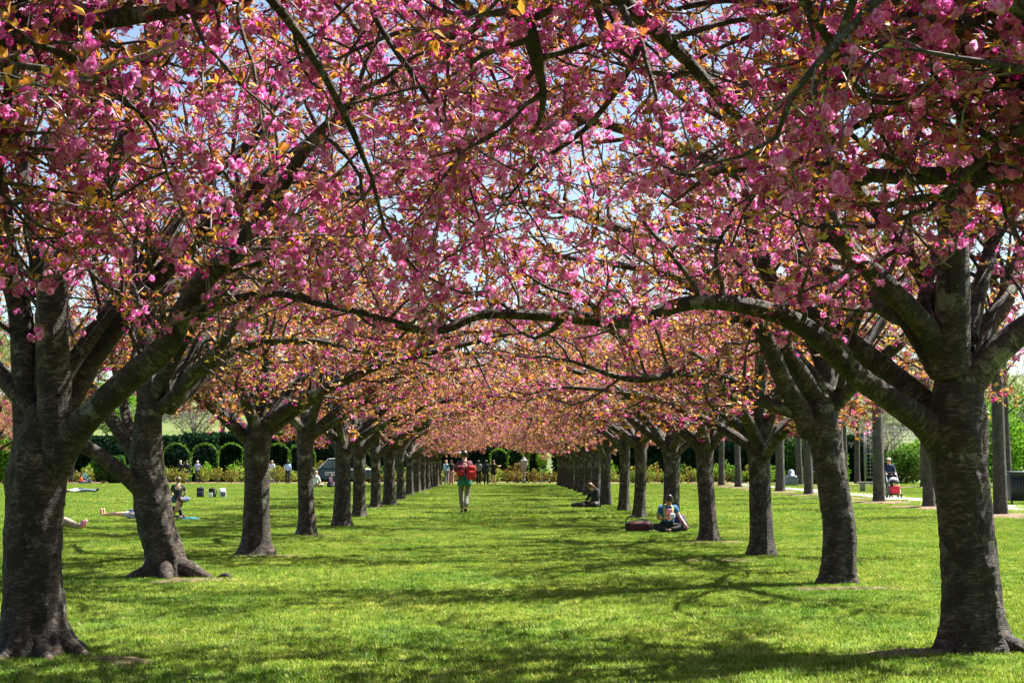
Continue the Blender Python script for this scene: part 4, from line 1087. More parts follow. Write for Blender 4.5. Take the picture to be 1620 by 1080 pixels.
for i in range(14):
    s_ = shrub(10 + i * 1.25, 106.9 + 3.0 * (i % 2) , .6, .5, rr.uniform(.8, 1.5), GREEN if i % 3 else DGREEN, 'x', 980 + i, 0.16, 330, 'bush', group='low shrubs before the right hedge'); landmark_label(s_, 'low light green shrub')
for i, (x, y, lab) in enumerate([(24.5, 113.5, 'bare grey twiggy tree left of the stroller'), (30.8, 114.5, 'bare grey twiggy tree right above the stroller'), (40.5, 112, 'bare grey twiggy tree behind the arching right tree')]):
    c = copy_tree(KT[0 if i != 1 else 2]); c.location = (x, y, 0); c.rotation_euler = (0, 0, i * 2.1); c.scale = (.8, .8, .75); tag(c, lab, 'tree', 'bare trees near the trellis')
# trellis screen
root = empty('trellis_screen', (35.0, 118, 0)); tag(root, 'tall pale grey trellis screen behind the woman with the stroller', 'trellis')
GREYP = plain('grey_painted_wood', (0.34, 0.35, 0.36), 0.7, 0.1, 3)
for i in range(5): boxobj('post', (-5 + i * 2.5 - .07, -5 + i * 2.5 + .07, -.07, .07, 0, 4.6), GREYP, root)
for z in (0.3, 2.3, 4.4): boxobj('rail', (-5.0, 5.0, -.12, -.075, z, z + .1), GREYP, root)
b = QB()
for i in range(34): box(b, -4.9 + i * .3, -4.9 + i * .3 + .045, -.16, -.125, .3, 4.45)
for i in range(14): box(b, -5, 5, -.2, -.165, .45 + i * .3, .45 + i * .3 + .04)
o = mobj('lattice', b.mesh('lattice', GREYP, False), root); tag(o, kind='stuff')

flush_labels()
# ------------------------------------------------------------------ people
SKIN = plain('skin', (0.52, 0.30, 0.20), 0.55, 0.06, 10)
SKIN2 = plain('skin_tan', (0.36, 0.19, 0.12), 0.55, 0.06, 10)
CL = {}
def cloth(nm, col, var=0.18):
    if nm not in CL: CL[nm] = plain(nm + '_cloth', col, 0.85, var, 9, bump=0.2)
    return CL[nm]
BLACK = cloth('black', (0.012, 0.012, 0.015)); NAVY = cloth('navy', (0.015, 0.02, 0.06)); WHITE = cloth('white', (0.7, 0.7, 0.72), .06); DENIM = cloth('denim', (0.045, 0.075, 0.16))
LAV = cloth('lavender', (0.42, 0.42, 0.66)); LBLUE = cloth('light_blue', (0.30, 0.45, 0.66)); RED = cloth('red', (0.36, 0.012, 0.02)); GREENC = cloth('teal_green', (0.008, 0.13, 0.09)); KHAKI = cloth('khaki', (0.17, 0.15, 0.11))
BLUE = cloth('blue', (0.015, 0.10, 0.24)); PINK = cloth('pink', (0.6, 0.22, 0.32)); YEL = cloth('yellow_green', (0.42, 0.45, 0.06)); GREYC = cloth('grey', (0.16, 0.16, 0.18)); MAROON = cloth('maroon', (0.06, 0.008, 0.016)); TEAL = cloth('teal', (0.02, 0.2, 0.26)); TANC = cloth('tan', (0.32, 0.24, 0.17)); PURP = cloth('purple', (0.05, 0.012, 0.06)); ORANGE = cloth('orange', (.6, .14, .04))
HAIRD = plain('dark_hair', (0.012, 0.009, 0.007), 0.45, 0.3, 30); HAIRB = plain('brown_hair', (0.09, 0.04, 0.018), 0.5, 0.3, 30); HAIRG = plain('grey_hair', (0.42, 0.41, 0.4), 0.5, 0.15, 30); HAIRY = plain('blond_hair', (0.38, 0.24, 0.10), 0.5, 0.2, 30)

STAND = dict(pelvis=(0, 0, .95), spine=(0, .01, 1.13), chest=(0, .01, 1.33), neck=(0, .01, 1.48), jaw=(0, -.012, 1.57), head=(0, -.005, 1.655),
             shL=(.17, .01, 1.42), elL=(.215, .04, 1.15), wrL=(.22, -.03, .91), shR=(-.17, .01, 1.42), elR=(-.215, .04, 1.15), wrR=(-.22, -.03, .91),
             hipL=(.095, 0, .9), knL=(.10, -.02, .5), anL=(.10, .03, .09), toL=(.115, -.12, .035), hipR=(-.095, 0, .9), knR=(-.10, -.02, .5), anR=(-.10, .03, .09), toR=(-.115, -.12, .035))
SIT = dict(STAND, pelvis=(0, 0, .13), spine=(0, -.01, .31), chest=(0, -.04, .50), neck=(0, -.08, .64), jaw=(0, -.12, .72), head=(0, -.12, .80),
           shL=(.17, -.05, .57), elL=(.25, -.12, .33), wrL=(.12, -.33, .24), shR=(-.17, -.05, .57), elR=(-.25, -.12, .33), wrR=(-.12, -.33, .24),
           hipL=(.10, -.03, .12), knL=(.36, -.28, .15), anL=(.02, -.40, .07), toL=(-.12, -.42, .05), hipR=(-.10, -.03, .12), knR=(-.36, -.28, .15), anR=(-.04, -.34, .06), toR=(.10, -.36, .05))
def lie(J, prone=False, h=0.11):
    s = -1 if prone else 1
    return {k: (v[2] - 0.9, v[0] * s, (-v[1]) * s + h) for k, v in J.items()}
BODY_E = [('pelvis', 'spine'), ('spine', 'chest'), ('chest', 'neck'), ('neck', 'jaw'), ('jaw', 'head')]
for s_ in 'LR': BODY_E += [('chest', 'sh' + s_), ('sh' + s_, 'el' + s_), ('el' + s_, 'wr' + s_), ('pelvis', 'hip' + s_), ('hip' + s_, 'kn' + s_), ('kn' + s_, 'an' + s_), ('an' + s_, 'to' + s_)]
RB = dict(pelvis=.12, spine=.105, chest=.12, neck=.052, jaw=.082, head=.088, sh=.055, colr=.052, el=.038, wr=.027, hip=.085, kn=.055, an=.036, to=.034)
def skinobj(name, verts, edges, radii, root_i, mat, parent, sub=1):
    me = bpy.data.meshes.new(name); me.from_pydata([tuple(map(float, v)) for v in verts], edges, []); me.materials.append(mat)
    o = mobj(name, me, parent); m = o.modifiers.new('skin', 'SKIN'); m.use_smooth_shade = True
    sl = me.skin_vertices[0].data if len(me.skin_vertices) else None
    if sl is None:
        bpy.context.view_layer.objects.active = o; raise RuntimeError('no skin layer')
    for i, r in enumerate(radii): sl[i].radius = (r, r) if np.isscalar(r) else r; sl[i].use_root = (i == root_i)
    if sub: s = o.modifiers.new('smooth', 'SUBSURF'); s.levels = sub; s.render_levels = sub
    return o
def ensure_skin(me):
    if not me.skin_vertices:
        import bmesh
        bm = bmesh.new(); bm.from_mesh(me); bm.verts.layers.skin.verify(); bm.to_mesh(me); bm.free()
_old = skinobj
def skinobj(name, verts, edges, radii, root_i, mat, parent, sub=1):
    import bmesh
    me = bpy.data.meshes.new(name); bm = bmesh.new(); ly = bm.verts.layers.skin.verify()
    vs = [bm.verts.new(tuple(map(float, v))) for v in verts]
    for v, r in zip(vs, radii): v[ly].radius = (r, r) if np.isscalar(r) else r
    vs[root_i][ly].use_root = True
    for a, b_ in edges: bm.edges.new((vs[a], vs[b_]))
    bm.to_mesh(me); bm.free(); me.materials.append(mat)
    o = mobj(name, me, parent); m = o.modifiers.new('skin', 'SKIN'); m.use_smooth_shade = True
    if sub: s = o.modifiers.new('smooth', 'SUBSURF'); s.levels = sub; s.render_levels = sub
    return o
def rad(k): return RB.get(k, RB.get(k[:2], RB.get(k[:3], .05)))
def chain(J, keys, edges, grow_, extra=None):
    V = [J[k] for k in keys]; R = [rad(k) + grow_.get(k, grow_.get(k[:2], grow_.get(k[:3], grow_['*']))) for k in keys]
    E = [(keys.index(a), keys.index(b_)) for a, b_ in edges]
    return V, E, R
def person(loc_, rz, J, label, top, bottom, hair=HAIRD, skin=SKIN, long_sleeve=True, short=False, shoes=BLACK, hairlen=0.0, hat=None, group=None, sc_=1.0, face=False, fingers=False, skirt=False, lying=False):
    root = empty('person', loc_, rz); root.scale = (sc_,) * 3; tag(root, label, 'person', group)
    keys = list(RB and ['pelvis', 'spine', 'chest', 'neck', 'jaw', 'head'] + [a + s for s in 'LR' for a in ('sh', 'el', 'wr', 'hip', 'kn', 'an', 'to')])
    V = [np.array(J[k], float) for k in keys]; R = [rad(k) for k in keys]; E = [(keys.index(a), keys.index(b_)) for a, b_ in BODY_E]
    for s in 'LR':       # palms, fingers and thumb
        w = np.array(J['wr' + s]); d = w - np.array(J['el' + s]); d /= np.linalg.norm(d)
        side = np.cross(d, (0, 1, 0.2)); side /= np.linalg.norm(side); nrm = np.cross(d, side)
        V.append(w + d * .07); R.append((.032, .018)); E.append((keys.index('wr' + s), len(V) - 1)); pi_ = len(V) - 1
        if fingers:
            for f, (o_, L) in enumerate(((-.028, .062), (-.009, .074), (.010, .069), (.028, .054))):
                V.append(w + d * (.075 + L * .5) + side * o_ + nrm * .008); R.append(.0085); E.append((pi_, len(V) - 1))
                V.append(w + d * (.07 + L) + side * o_ * 1.1 + nrm * .03); R.append(.007); E.append((len(V) - 2, len(V) - 1))
            V.append(w + d * .035 - side * .045); R.append(.010); E.append((keys.index('wr' + s), len(V) - 1))
            V.append(w + d * .065 - side * .055 + nrm * .02); R.append(.008); E.append((len(V) - 2, len(V) - 1))
    jaw, hd = np.array(J['jaw'], float), np.array(J['head'], float); up = (hd - jaw) / np.linalg.norm(hd - jaw)
    front = np.array((0, -1, 0.)) if not lying else np.array((0, 0, 1.)) * (1 if J['head'][0] > 0 and J['toL'][2] > J['anL'][2] - 1 else 1)
    front = front - up * np.dot(front, up); front /= np.linalg.norm(front); sd = np.cross(up, front)
    skinobj('body', V, E, R, 0, skin, root, 2)
    c = jaw * .4 + hd * .6
    def ell(ctr, rx, ry, rz_, n=14, m=10, z0=-1.0, bias=None):
        VV = []; FF = []
        for i in range(m + 1):
            t = z0 + (1 - z0) * i / m; t = min(t, .999); rr_ = math.sqrt(max(0, 1 - t * t)) + 1e-3
            for j in range(n):
                a = 2 * math.pi * j / n; VV.append(ctr + sd * rx * rr_ * math.cos(a) + front * ry * rr_ * math.sin(a) + up * rz_ * t)
        for i in range(m):
            for j in range(n): FF.append((i * n + j, i * n + (j + 1) % n, (i + 1) * n + (j + 1) % n, (i + 1) * n + j))
        return np.array(VV), np.array(FF)
    VV, FF = ell(c - front * .034 + up * .022, .098, .098, .108, z0=-.8)
    b = QB(); b.add(VV, FF)
    if hairlen:
        VV, FF = ell(c - front * .06 - up * hairlen * .4, .085, .055, hairlen * .62 + .06); b.add(VV, FF)
    mobj('hair', b.mesh('hair', hair), root)
    if face:
        b = QB()
        for s in (-1, 1): VV, FF = ell(c + front * .088 + sd * .032 * s - up * .005, .011, .009, .009, 8, 6); b.add(VV, FF)
        mobj('eyes', b.mesh('eyes', HAIRD), root)
        VV, FF = ell(c + front * .096 - up * .035, .013, .02, .025, 8, 6); mobj('nose', qmesh('nose', VV, FF, skin, True), root)
        VV, FF = ell(c + front * .086 - up * .07, .024, .008, .007, 8, 6); mobj('mouth', qmesh('mouth', VV, FF, MATS['skin_tan'] if skin is SKIN else MAROON, True), root)
        b = QB()
        for s in (-1, 1): VV, FF = ell(c + sd * .088 * s - up * .02, .012, .02, .03, 8, 6); b.add(VV, FF)
        mobj('ears', b.mesh('ears', skin), root)
    if hat is not None:
        b = QB(); VV, FF = ell(c + up * .05 - front * .01, .105, .115, .095, z0=-.1); b.add(VV, FF)
        VV, FF = ell(c + up * .05 + front * .06, .10, .12, .012); b.add(VV, FF); mobj('hat', b.mesh('hat', hat), root)
    Jt0 = dict(J); Jt0['colr'] = tuple(np.array(J['chest'], float) * .22 + np.array(J['neck'], float) * .78)
    tk = ['colr', 'spine', 'pelvis', 'chest', 'shL', 'shR', 'elL', 'elR'] + (['wrL', 'wrR'] if long_sleeve else [])
    Jt = dict(Jt0)
    if not long_sleeve:
        for s in 'LR': Jt['el' + s] = tuple(np.array(J['sh' + s]) * .35 + np.array(J['el' + s]) * .65)
    te = [('pelvis', 'spine'), ('spine', 'chest'), ('chest', 'colr')] + [e for s in 'LR' for e in ([('chest', 'sh' + s), ('sh' + s, 'el' + s)] + ([('el' + s, 'wr' + s)] if long_sleeve else []))]
    Vt, Et, Rt = chain(Jt, tk, te, {'*': .03, 'wr': .014, 'el': .018, 'sh': .026, 'pelvis': .032, 'chest': .036, 'colr': .03})
    skinobj('shirt', Vt, Et, Rt, 1, top, root)
    bk = ['pelvis', 'hipL', 'hipR', 'knL', 'knR'] + ([] if short else ['anL', 'anR'])
    Jb = dict(J)
    be = [e for s in 'LR' for e in ([('pelvis', 'hip' + s), ('hip' + s, 'kn' + s)] + ([] if short else [('kn' + s, 'an' + s)]))]
    if short:
        for s in 'LR': Jb['kn' + s] = tuple(np.array(J['hip' + s]) * .4 + np.array(J['kn' + s]) * .6)
    Vb, Eb, Rb = chain(Jb, bk, be, {'*': .02, 'an': .032, 'kn': .024, 'pelvis': .014})
    skinobj('shorts' if short else 'trousers', Vb, Eb, Rb, 0, bottom, root)
    if shoes is not None:
        for s in 'LR':
            a, t = np.array(J['an' + s], float), np.array(J['to' + s], float)
            skinobj('shoe', [a, a * .45 + t * .55, t + (t - a) * .12], [(0, 1), (1, 2)], [.048, .046, .04], 0, shoes, root)
    return root
def gz(px, py): return tuple(float(v) for v in G(px, py))
def arms(J, **k): return dict(J, **k)

# the man walking away with the red packs
W = dict(STAND, knL=(.09, -.16, .52), anL=(.05, -.16, .09), toL=(.06, -.31, .04), knR=(-.07, .0, .5), anR=(-.01, .26, .16), toR=(-.0, .15, .04), chest=(0, -.05, 1.33), neck=(0, -.08, 1.48), jaw=(0, -.12, 1.58), head=(0, -.13, 1.67),
         shL=(.17, -.08, 1.41), shR=(-.17, -.08, 1.41), elL=(.27, -.12, 1.18), elR=(-.27, -.12, 1.18), wrL=(.16, -.3, 1.2), wrR=(-.16, -.3, 1.2))
p = gz(735, 811)
man = person(p, math.pi + .12, W, 'person walking away down the avenue with red packs and a green jacket at the waist', cloth('plum', (.09, .012, .03)), KHAKI, HAIRD, fingers=True, sc_=1.08)
J_ = lathe([(.16, 1.06), (.19, .98), (.205, .88), (.215, .79), (.205, .77), (.18, .80), (.15, .95)], 18)
Vj = J_[0] * np.array((1.0, .8, 1)); Vj[:, 0] += .03 * np.sin(np.arctan2(Vj[:, 1], Vj[:, 0]) * 5) * (1.0 - Vj[:, 2]) * 2
mobj('tied_jacket', qmesh('tied_jacket', Vj, J_[1], GREENC, True), man)
def rounded(name, dims, mat, parent, bev=.05, loc=(0, 0, 0), rz=0, sub=0):
    o = boxobj(name, dims, mat, parent, 0, loc, rz); m = o.modifiers.new('bevel', 'BEVEL'); m.width = bev; m.segments = 4
    for pp in o.data.polygons: pp.use_smooth = True
    return o
def backpack(loc_, rz, label, mat, mat2, s=1.0, group=None, tilt=0.0, straps=True):
    root = empty('backpack', loc_, rz); root.scale = (s,) * 3; root.rotation_euler = (tilt, 0, rz); tag(root, label, 'backpack', group)
    rounded('main_bag', (-.16, .16, -.09, .10, 0, .46), mat, root, .07)
    rounded('front_pocket', (-.12, .12, -.15, -.085, .05, .28), mat2, root, .035)
    for sgn in (-1, 1):
        q = np.array([(.08 * sgn, .09, .42), (.10 * sgn, .17, .36), (.11 * sgn, .18, .2), (.09 * sgn, .10, .06)]); qq, r = catmull(q, np.full(4, .018), 4)
        V, F, C = tube(qq, r, 6); mobj('strap', qmesh('strap', V, F, BLACK, True), root)
    V, F, C = tube(*catmull([(-.04, .06, .44), (0, .06, .50), (.04, .06, .44)], [.01] * 3, 4), 6); mobj('handle', qmesh('handle', V, F, BLACK, True), root)
    return root
backpack((p[0] + .20, p[1] - .24, 1.02), .35, 'red backpack slung on the right shoulder of the walking visitor', RED, cloth('bright_red', (.5, .02, .03)), .92, tilt=.05)
backpack((p[0] - .12, p[1] - .20, 1.10), -.1, 'dark red striped pack high on the back of the walking visitor', cloth('dark_red', (.13, .008, .025)), RED, .74, tilt=.08)

# visitors near the rose bed, centre
def stand_at(px, py, rz, label, *a, **k): return person(gz(px, py), rz, k.pop('J', STAND), label, *a, **k)
UP = dict(STAND, elL=(.26, -.12, 1.25), wrL=(.12, -.28, 1.42), elR=(-.26, -.12, 1.25), wrR=(-.12, -.28, 1.42))
stand_at(706, 766.5, 2.6, 'person in pale blue shirt at the avenue end, left of the walker', LBLUE, GREYC, HAIRY, hat=None)
stand_at(714, 767, 3.4, 'person in dark top beside the pale blue shirt at the avenue end', BLACK, PINK, HAIRB, J=UP)
stand_at(757, 767, 3.0, 'person with long dark hair and grey top right of the walker', GREYC, BLACK, HAIRD, hairlen=.35)
stand_at(769, 767, 3.1, 'person in navy with raised arms among the visitors at the avenue end', NAVY, NAVY, HAIRD, J=UP, hairlen=.2)
stand_at(781, 767, 2.8, 'person in short black dress with bare legs at the avenue end', BLACK, BLACK, HAIRB, short=True, long_sleeve=False, J=dict(STAND, elR=(-.3, -.2, 1.3), wrR=(-.35, -.42, 1.35)))
# left lawn visitors
stand_at(285, 764, 3.1, 'person in black with grey hair, left of the pair before the arches', BLACK, BLACK, HAIRG)
stand_at(295, 764, 3.2, 'person in black top and blue jeans, right of the pair before the arches', BLACK, DENIM, HAIRB)
stand_at(312, 764, 3.1, 'person in lavender shirt and jeans looking at the roses', LAV, DENIM, HAIRG, J=UP)
stand_at(430, 764, 2.9, 'person in white shirt and pale trousers walking by the rose bed', WHITE, cloth('pale_grey', (.45, .45, .48)), HAIRY, J=dict(STAND, elL=(.3, .05, 1.2), wrL=(.42, 0, 1.0)))
stand_at(455, 764.5, 3.3, 'person in light blue top seen between the third and fourth left trees', LBLUE, BLACK, HAIRD, hairlen=.2)
stand_at(112, 765, 2.9, 'dark dressed person standing behind the left edge tree', NAVY, BLACK, HAIRD)
person(gz(133, 764), 1.2, SIT, 'person in teal shirt and jeans crouching beyond the left edge tree', TEAL, DENIM, HAIRB, sc_=1.25)
person(gz(127, 765), 2.2, SIT, 'small child in orange leaning on the person in teal', ORANGE, DENIM, HAIRD, sc_=.8)
person(gz(281, 796), math.pi + .1, dict(SIT, jaw=(0, -.1, .73), head=(0, -.1, .81)), 'person in black shirt sitting on the lawn seen from behind', BLACK, DENIM, HAIRB, long_sleeve=False, sc_=1.12)
LH = lie(STAND); L2_ = dict(LH, wrL=(.75, .25, .1), elL=(.68, .33, .1), shL=LH['shL'])
person(gz(128, 779), math.pi + .08, lie(STAND), 'person in white and dark hair lying far out on the left lawn', WHITE, cloth('grey_blue', (.1, .14, .2)), HAIRD, sc_=1.0, lying=True)
FL = lie(dict(STAND, anL=(.1, 0, .09), toL=(.12, -.17, .06), anR=(-.1, 0, .09), toR=(-.12, -.17, .07)), h=.12)
person(gz(212, 821), -.04, FL, 'barefoot person in shorts lying on the lawn behind the leaning tree', cloth('pale_blue', (.35, .42, .55)), cloth('pale_lilac', (.4, .38, .5)), HAIRB, short=True, shoes=None, lying=True, face=True, sc_=1.05)
HP = dict(lie(STAND, True, .14), chest=(.38, 0, .2), neck=(.5, 0, .32), jaw=(.56, 0, .42), head=(.57, 0, .50), spine=(.2, 0, .15), shL=(.42, -.17, .26), shR=(.42, .17, .26), elL=(.5, -.2, .06), elR=(.5, .2, .06), wrL=(.7, -.1, .05), wrR=(.7, .1, .05))
person(gz(258, 819), -.5, HP, 'person with curly brown hair propped up on elbows beside the leaning tree', BLACK, DENIM, HAIRB, hairlen=.12, sc_=1.0)
o = patch_disc('blue_mat', gz(300, 821)[0], gz(300, 821)[1], .42, .3, .06, TEAL, 7); del o['kind']; tag(o, 'crumpled blue cloth on the grass right of the leaning tree', 'cloth')
# legs poking out behind the left edge tree
person(gz(72, 840), math.pi, lie(dict(STAND, knL=(.1, -.16, .5), knR=(-.1, -.05, .5)), h=.12), 'person in tan trousers and pink shoes lying behind the left edge tree', GREYC, TANC, HAIRD, shoes=PINK, lying=True, sc_=1.0)
person(gz(498, 771), 2.6, SIT, 'person in white sitting by the fourth tree of the left row', WHITE, TANC, HAIRY, sc_=1.2)
person(gz(521, 771), 1.3, SIT, 'person in dark red sitting on the lawn before the pickup truck', PURP, BLACK, HAIRD, sc_=1.0)
# seated woman in blue
SW = dict(SIT, jaw=(0.02, -.15, .70), head=(0.02, -.18, .77), elR=(-.24, -.12, .32), wrR=(-.04, -.34, .34), elL=(.26, -.16, .36), wrL=(.38, -.38, .18))
p = gz(1057, 842)
w = person(p, -.05, SW, 'person in blue shirt and yellow scarf sitting cross-legged against a tree, head bowed', BLUE, BLACK, HAIRD, SKIN2, long_sleeve=False, face=True, fingers=True, hairlen=.08, sc_=.95)
for sgn in (-1, 1):
    V, F, C = tube(*catmull([(.05 * sgn, .0, .64), (.09 * sgn, -.13, .58), (.085 * sgn, -.185, .45), (.07 * sgn, -.19, .30)], [.02, .026, .028, .022], 4), 8); mobj('scarf', qmesh('scarf', V, F, YEL, True), w)
rounded('folded_cloth', (-.07, .10, -.26, -.2, .38, .55), PINK, w, .03)
rounded('sunglasses_case', (.02, .14, -.31, -.25, .33, .45), cloth('pale_sky', (.5, .62, .75)), w, .03)
backpack((p[0] + .36, p[1] + .24, 0.0), .8, 'dark purple backpack leaning on the tree beside the seated person in blue', PURP, BLACK, .85, tilt=-.3)
def duffel(loc_, rz, label, mat, s=1):
    root = empty('duffel_bag', loc_, rz); root.scale = (s,) * 3; tag(root, label, 'bag')
    rounded('bag_body', (-.30, .30, -.15, .15, 0, .27), mat, root, .10)
    rounded('bag_base', (-.31, .31, -.155, .155, -.0, .06), BLACK, root, .03)
    rounded('end_pocket', (-.34, -.29, -.11, .11, .04, .22), BLACK, root, .03); rounded('end_pocket', (.29, .34, -.11, .11, .04, .22), BLACK, root, .03)
    V, F, C = tube(*catmull([(-.31, 0, .2), (-.33, -.03, .30), (-.22, -.05, .40), (0, -.04, .33), (.2, -.02, .30), (.31, 0, .2)], [.016] * 6, 5), 6); mobj('strap', qmesh('strap', V, F, BLACK, True), root)
    boxobj('zip', (-.26, .26, -.012, .012, .268, .278), GREYC, root)
    return root
duffel(gz(1011, 841), .06, 'dark maroon duffel bag with a looped strap on the grass', MAROON, .88)
# dark seated person farther on the right
p = gz(943, 803)
person(p, -1.0, dict(SIT, jaw=(0, -.2, .66), head=(0, -.26, .70), chest=(0, -.08, .49), neck=(0, -.14, .6)), 'person in black sitting hunched at the foot of the right tree row', BLACK, BLACK, HAIRB, hairlen=.2, sc_=1.05)
duffel((p[0] - .62, p[1] - .3, 0), .1, 'flat black bag on the grass left of the hunched person', BLACK, .7)
# packs on the left lawn
q = gz(317, 787); backpack((q[0], q[1], 0), .1, 'upright black backpack on the left lawn', BLACK, NAVY, 1.0, 'packs on the left lawn')
q = gz(340, 787); backpack((q[0] - .1, q[1], 0), -.5, 'open black pack with a white flap on the left lawn', BLACK, WHITE, .95, 'packs on the left lawn', tilt=.15)
q = gz(349, 787); backpack((q[0] + .1, q[1], 0), .5, 'black and white pack tipped over beside the open pack', WHITE, BLACK, .9, 'packs on the left lawn', tilt=-.25)

# stroller and the woman pushing it
METAL = plain('bare_metal', (0.45, 0.45, 0.46), 0.35, .08, 5, metal=.9); RUBBER = plain('rubber', (0.02, 0.02, 0.02), .8, .1, 5)
p = gz(1414, 787)
PU = dict(STAND, elL=(.24, -.12, 1.18), wrL=(.2, -.34, 1.06), elR=(-.24, -.12, 1.18), wrR=(-.2, -.34, 1.06))
person((p[0] + .02, p[1] + .75, 0), -.05, PU, 'person in navy hooded top and pale cap pushing a stroller along the path', NAVY, cloth('dark_jean', (.02, .03, .06)), HAIRD, hat=cloth('cream', (.6, .55, .45)), face=True, fingers=True, hairlen=.15, sc_=1.0)
root = empty('stroller', p, -.05); root.scale = (1.05,) * 3; tag(root, 'red baby stroller with grey and black hood on the concrete path', 'stroller')
def bar(name, pts, r, mat, parent, sides=8):
    V, F, C = tube(*catmull(pts, [r] * len(pts), 4), sides); return mobj(name, qmesh(name, V, F, mat, True), parent)
def wheel(name, x, y, z, r, wdt, parent, rim=METAL):
    n = 24; V = []; F = []
    prof = [(r * .62, -wdt / 2), (r * .93, -wdt / 2), (r, 0), (r * .93, wdt / 2), (r * .62, wdt / 2)]
    for rr_, xx in prof:
        for j in range(n): a = 2 * math.pi * j / n; V.append((x + xx, y + rr_ * math.cos(a), z + rr_ * math.sin(a)))
    m = len(prof); F = [(i * n + j, i * n + (j + 1) % n, ((i + 1) % m) * n + (j + 1) % n, ((i + 1) % m) * n + j) for i in range(m) for j in range(n)]
    w_ = mobj(name, qmesh(name, V, F, RUBBER, False), parent)
    b = QB(); 
    V = [(x + sx, y + r * .63 * math.cos(2 * math.pi * j / n), z + r * .63 * math.sin(2 * math.pi * j / n)) for sx in (-wdt * .3, wdt * .3) for j in range(n)]
    b.add(V, [(j, (j + 1) % n, n + (j + 1) % n, n + j) for j in range(n)])
    for sx in (0, n):
        for j in range(1, n - 2, 2): b.add([V[sx], V[sx + j], V[sx + j + 1], V[sx + j + 2]], [(0, 1, 2, 3)])
    mobj('rim', b.mesh('rim', rim, False), w_)
    return w_
for x_ in (-.24, .24): wheel('wheel', x_, -.35, .1, .10, .045, root); wheel('wheel', x_, .28, .13, .13, .045, root)
for sgn in (-1, 1):
    bar('frame', [(.23 * sgn, -.35, .12), (.23 * sgn, -.05, .45), (.23 * sgn, .25, .8), (.22 * sgn, .42, 1.02)], .014, METAL, root)
    bar('frame', [(.23 * sgn, .28, .14), (.23 * sgn, .1, .4), (.23 * sgn, -.02, .5)], .012, METAL, root)
bar('handle', [(-.22, .42, 1.02), (-.12, .45, 1.05), (.12, .45, 1.05), (.22, .42, 1.02)], .018, BLACK, root)
rounded('seat', (-.20, .20, -.22, .20, .32, .50), BLACK, root, .06)
rounded('footmuff', (-.21, .21, -.36, -.05, .18, .52), cloth('stroller_red', (.42, .012, .03)), root, .09)
rounded('basket', (-.19, .19, -.1, .24, .12, .26), BLACK, root, .04)
HC = [BLACK, cloth('hood_grey', (.5, .48, .52)), NAVY, cloth('hood_grey', (.5, .48, .52)), BLACK]
for k in range(5):
    a0, a1 = math.radians(10 + 30 * k), math.radians(40 + 30 * k); V = []; F = []
    for i in range(4):
        a = a0 + (a1 - a0) * i / 3
        for j in range(11):
            t = math.pi * j / 10; xx = .215 * math.cos(t); rr_ = .30 * math.sin(t) ** .7 if 0 < j < 10 else 0
            V.append((xx, .02 - rr_ * math.cos(a), .58 + rr_ * math.sin(a) * .95))
    F = [(i * 11 + j, i * 11 + j + 1, (i + 1) * 11 + j + 1, (i + 1) * 11 + j) for i in range(3) for j in range(10)]
    o = mobj('hood_panel', qmesh('hood_panel', V, F, HC[k], True), root); m = o.modifiers.new('thick', 'SOLIDIFY'); m.thickness = .012
# bins, bench
BINM = plain('dark_bin_metal', (0.018, 0.02, 0.022), .45, .15, 3, metal=.3)
root = empty('litter_bin', gz(1612, 797)); tag(root, 'large black square litter bin with a lid beside the path, right edge', 'bin')
rounded('bin_body', (-.42, .42, -.36, .36, .12, 1.06), BINM, root, .03); rounded('lid', (-.50, .50, -.42, .42, 1.07, 1.22), BINM, root, .05)
for x_ in (-.38, .38):
    for y_ in (-.32, .32): boxobj('leg', (x_ - .03, x_ + .03, y_ - .03, y_ + .03, 0, .12), BINM, root)
for k in range(7): boxobj('slat', (-.39 + k * .115, -.31 + k * .115, -.385, -.362, .18, 1.0), BINM, root)
root = empty('litter_bin', gz(1252, 768)); tag(root, 'grey square litter bin with a pale top beyond the path', 'bin')
GB = plain('grey_bin', (.16, .17, .19), .6, .1, 3); rounded('bin_body', (-.4, .4, -.35, .35, 0, .62), GB, root, .05); V, F = lathe([(.38, .63), (.38, .68), (.22, .72), (.2, 1.0), (.12, 1.08), (.001, 1.1)]); mobj('lid', qmesh('lid', V, F, plain('pale_blue_lid', (.3, .33, .4), .5), True), root)
root = empty('litter_bin', gz(1291, 766)); tag(root, 'slim black litter bin behind the grey trunks by the path', 'bin')
V, F = lathe([(.001, 0), (.26, 0), (.30, .1), (.30, 1.0), (.33, 1.04), (.30, 1.12), (.1, 1.3), (.001, 1.32)]); mobj('bin_body', qmesh('bin_body', V, F, BINM, True), root); V, F = lathe([(.33, .9), (.345, .93), (.33, .96)]); mobj('band', qmesh('band', V, F, METAL, True), root)
root = empty('stone_bench', gz(1378, 778)); tag(root, 'small pale stone bench by the path behind the stroller', 'bench')
rounded('seat', (-.7, .45, -.25, .25, .42, .54), STONE, root, .02); rounded('leg', (-.55, -.35, -.2, .2, 0, .42), STONE, root, .02); rounded('leg', (.15, .35, -.2, .2, 0, .42), STONE, root, .02)
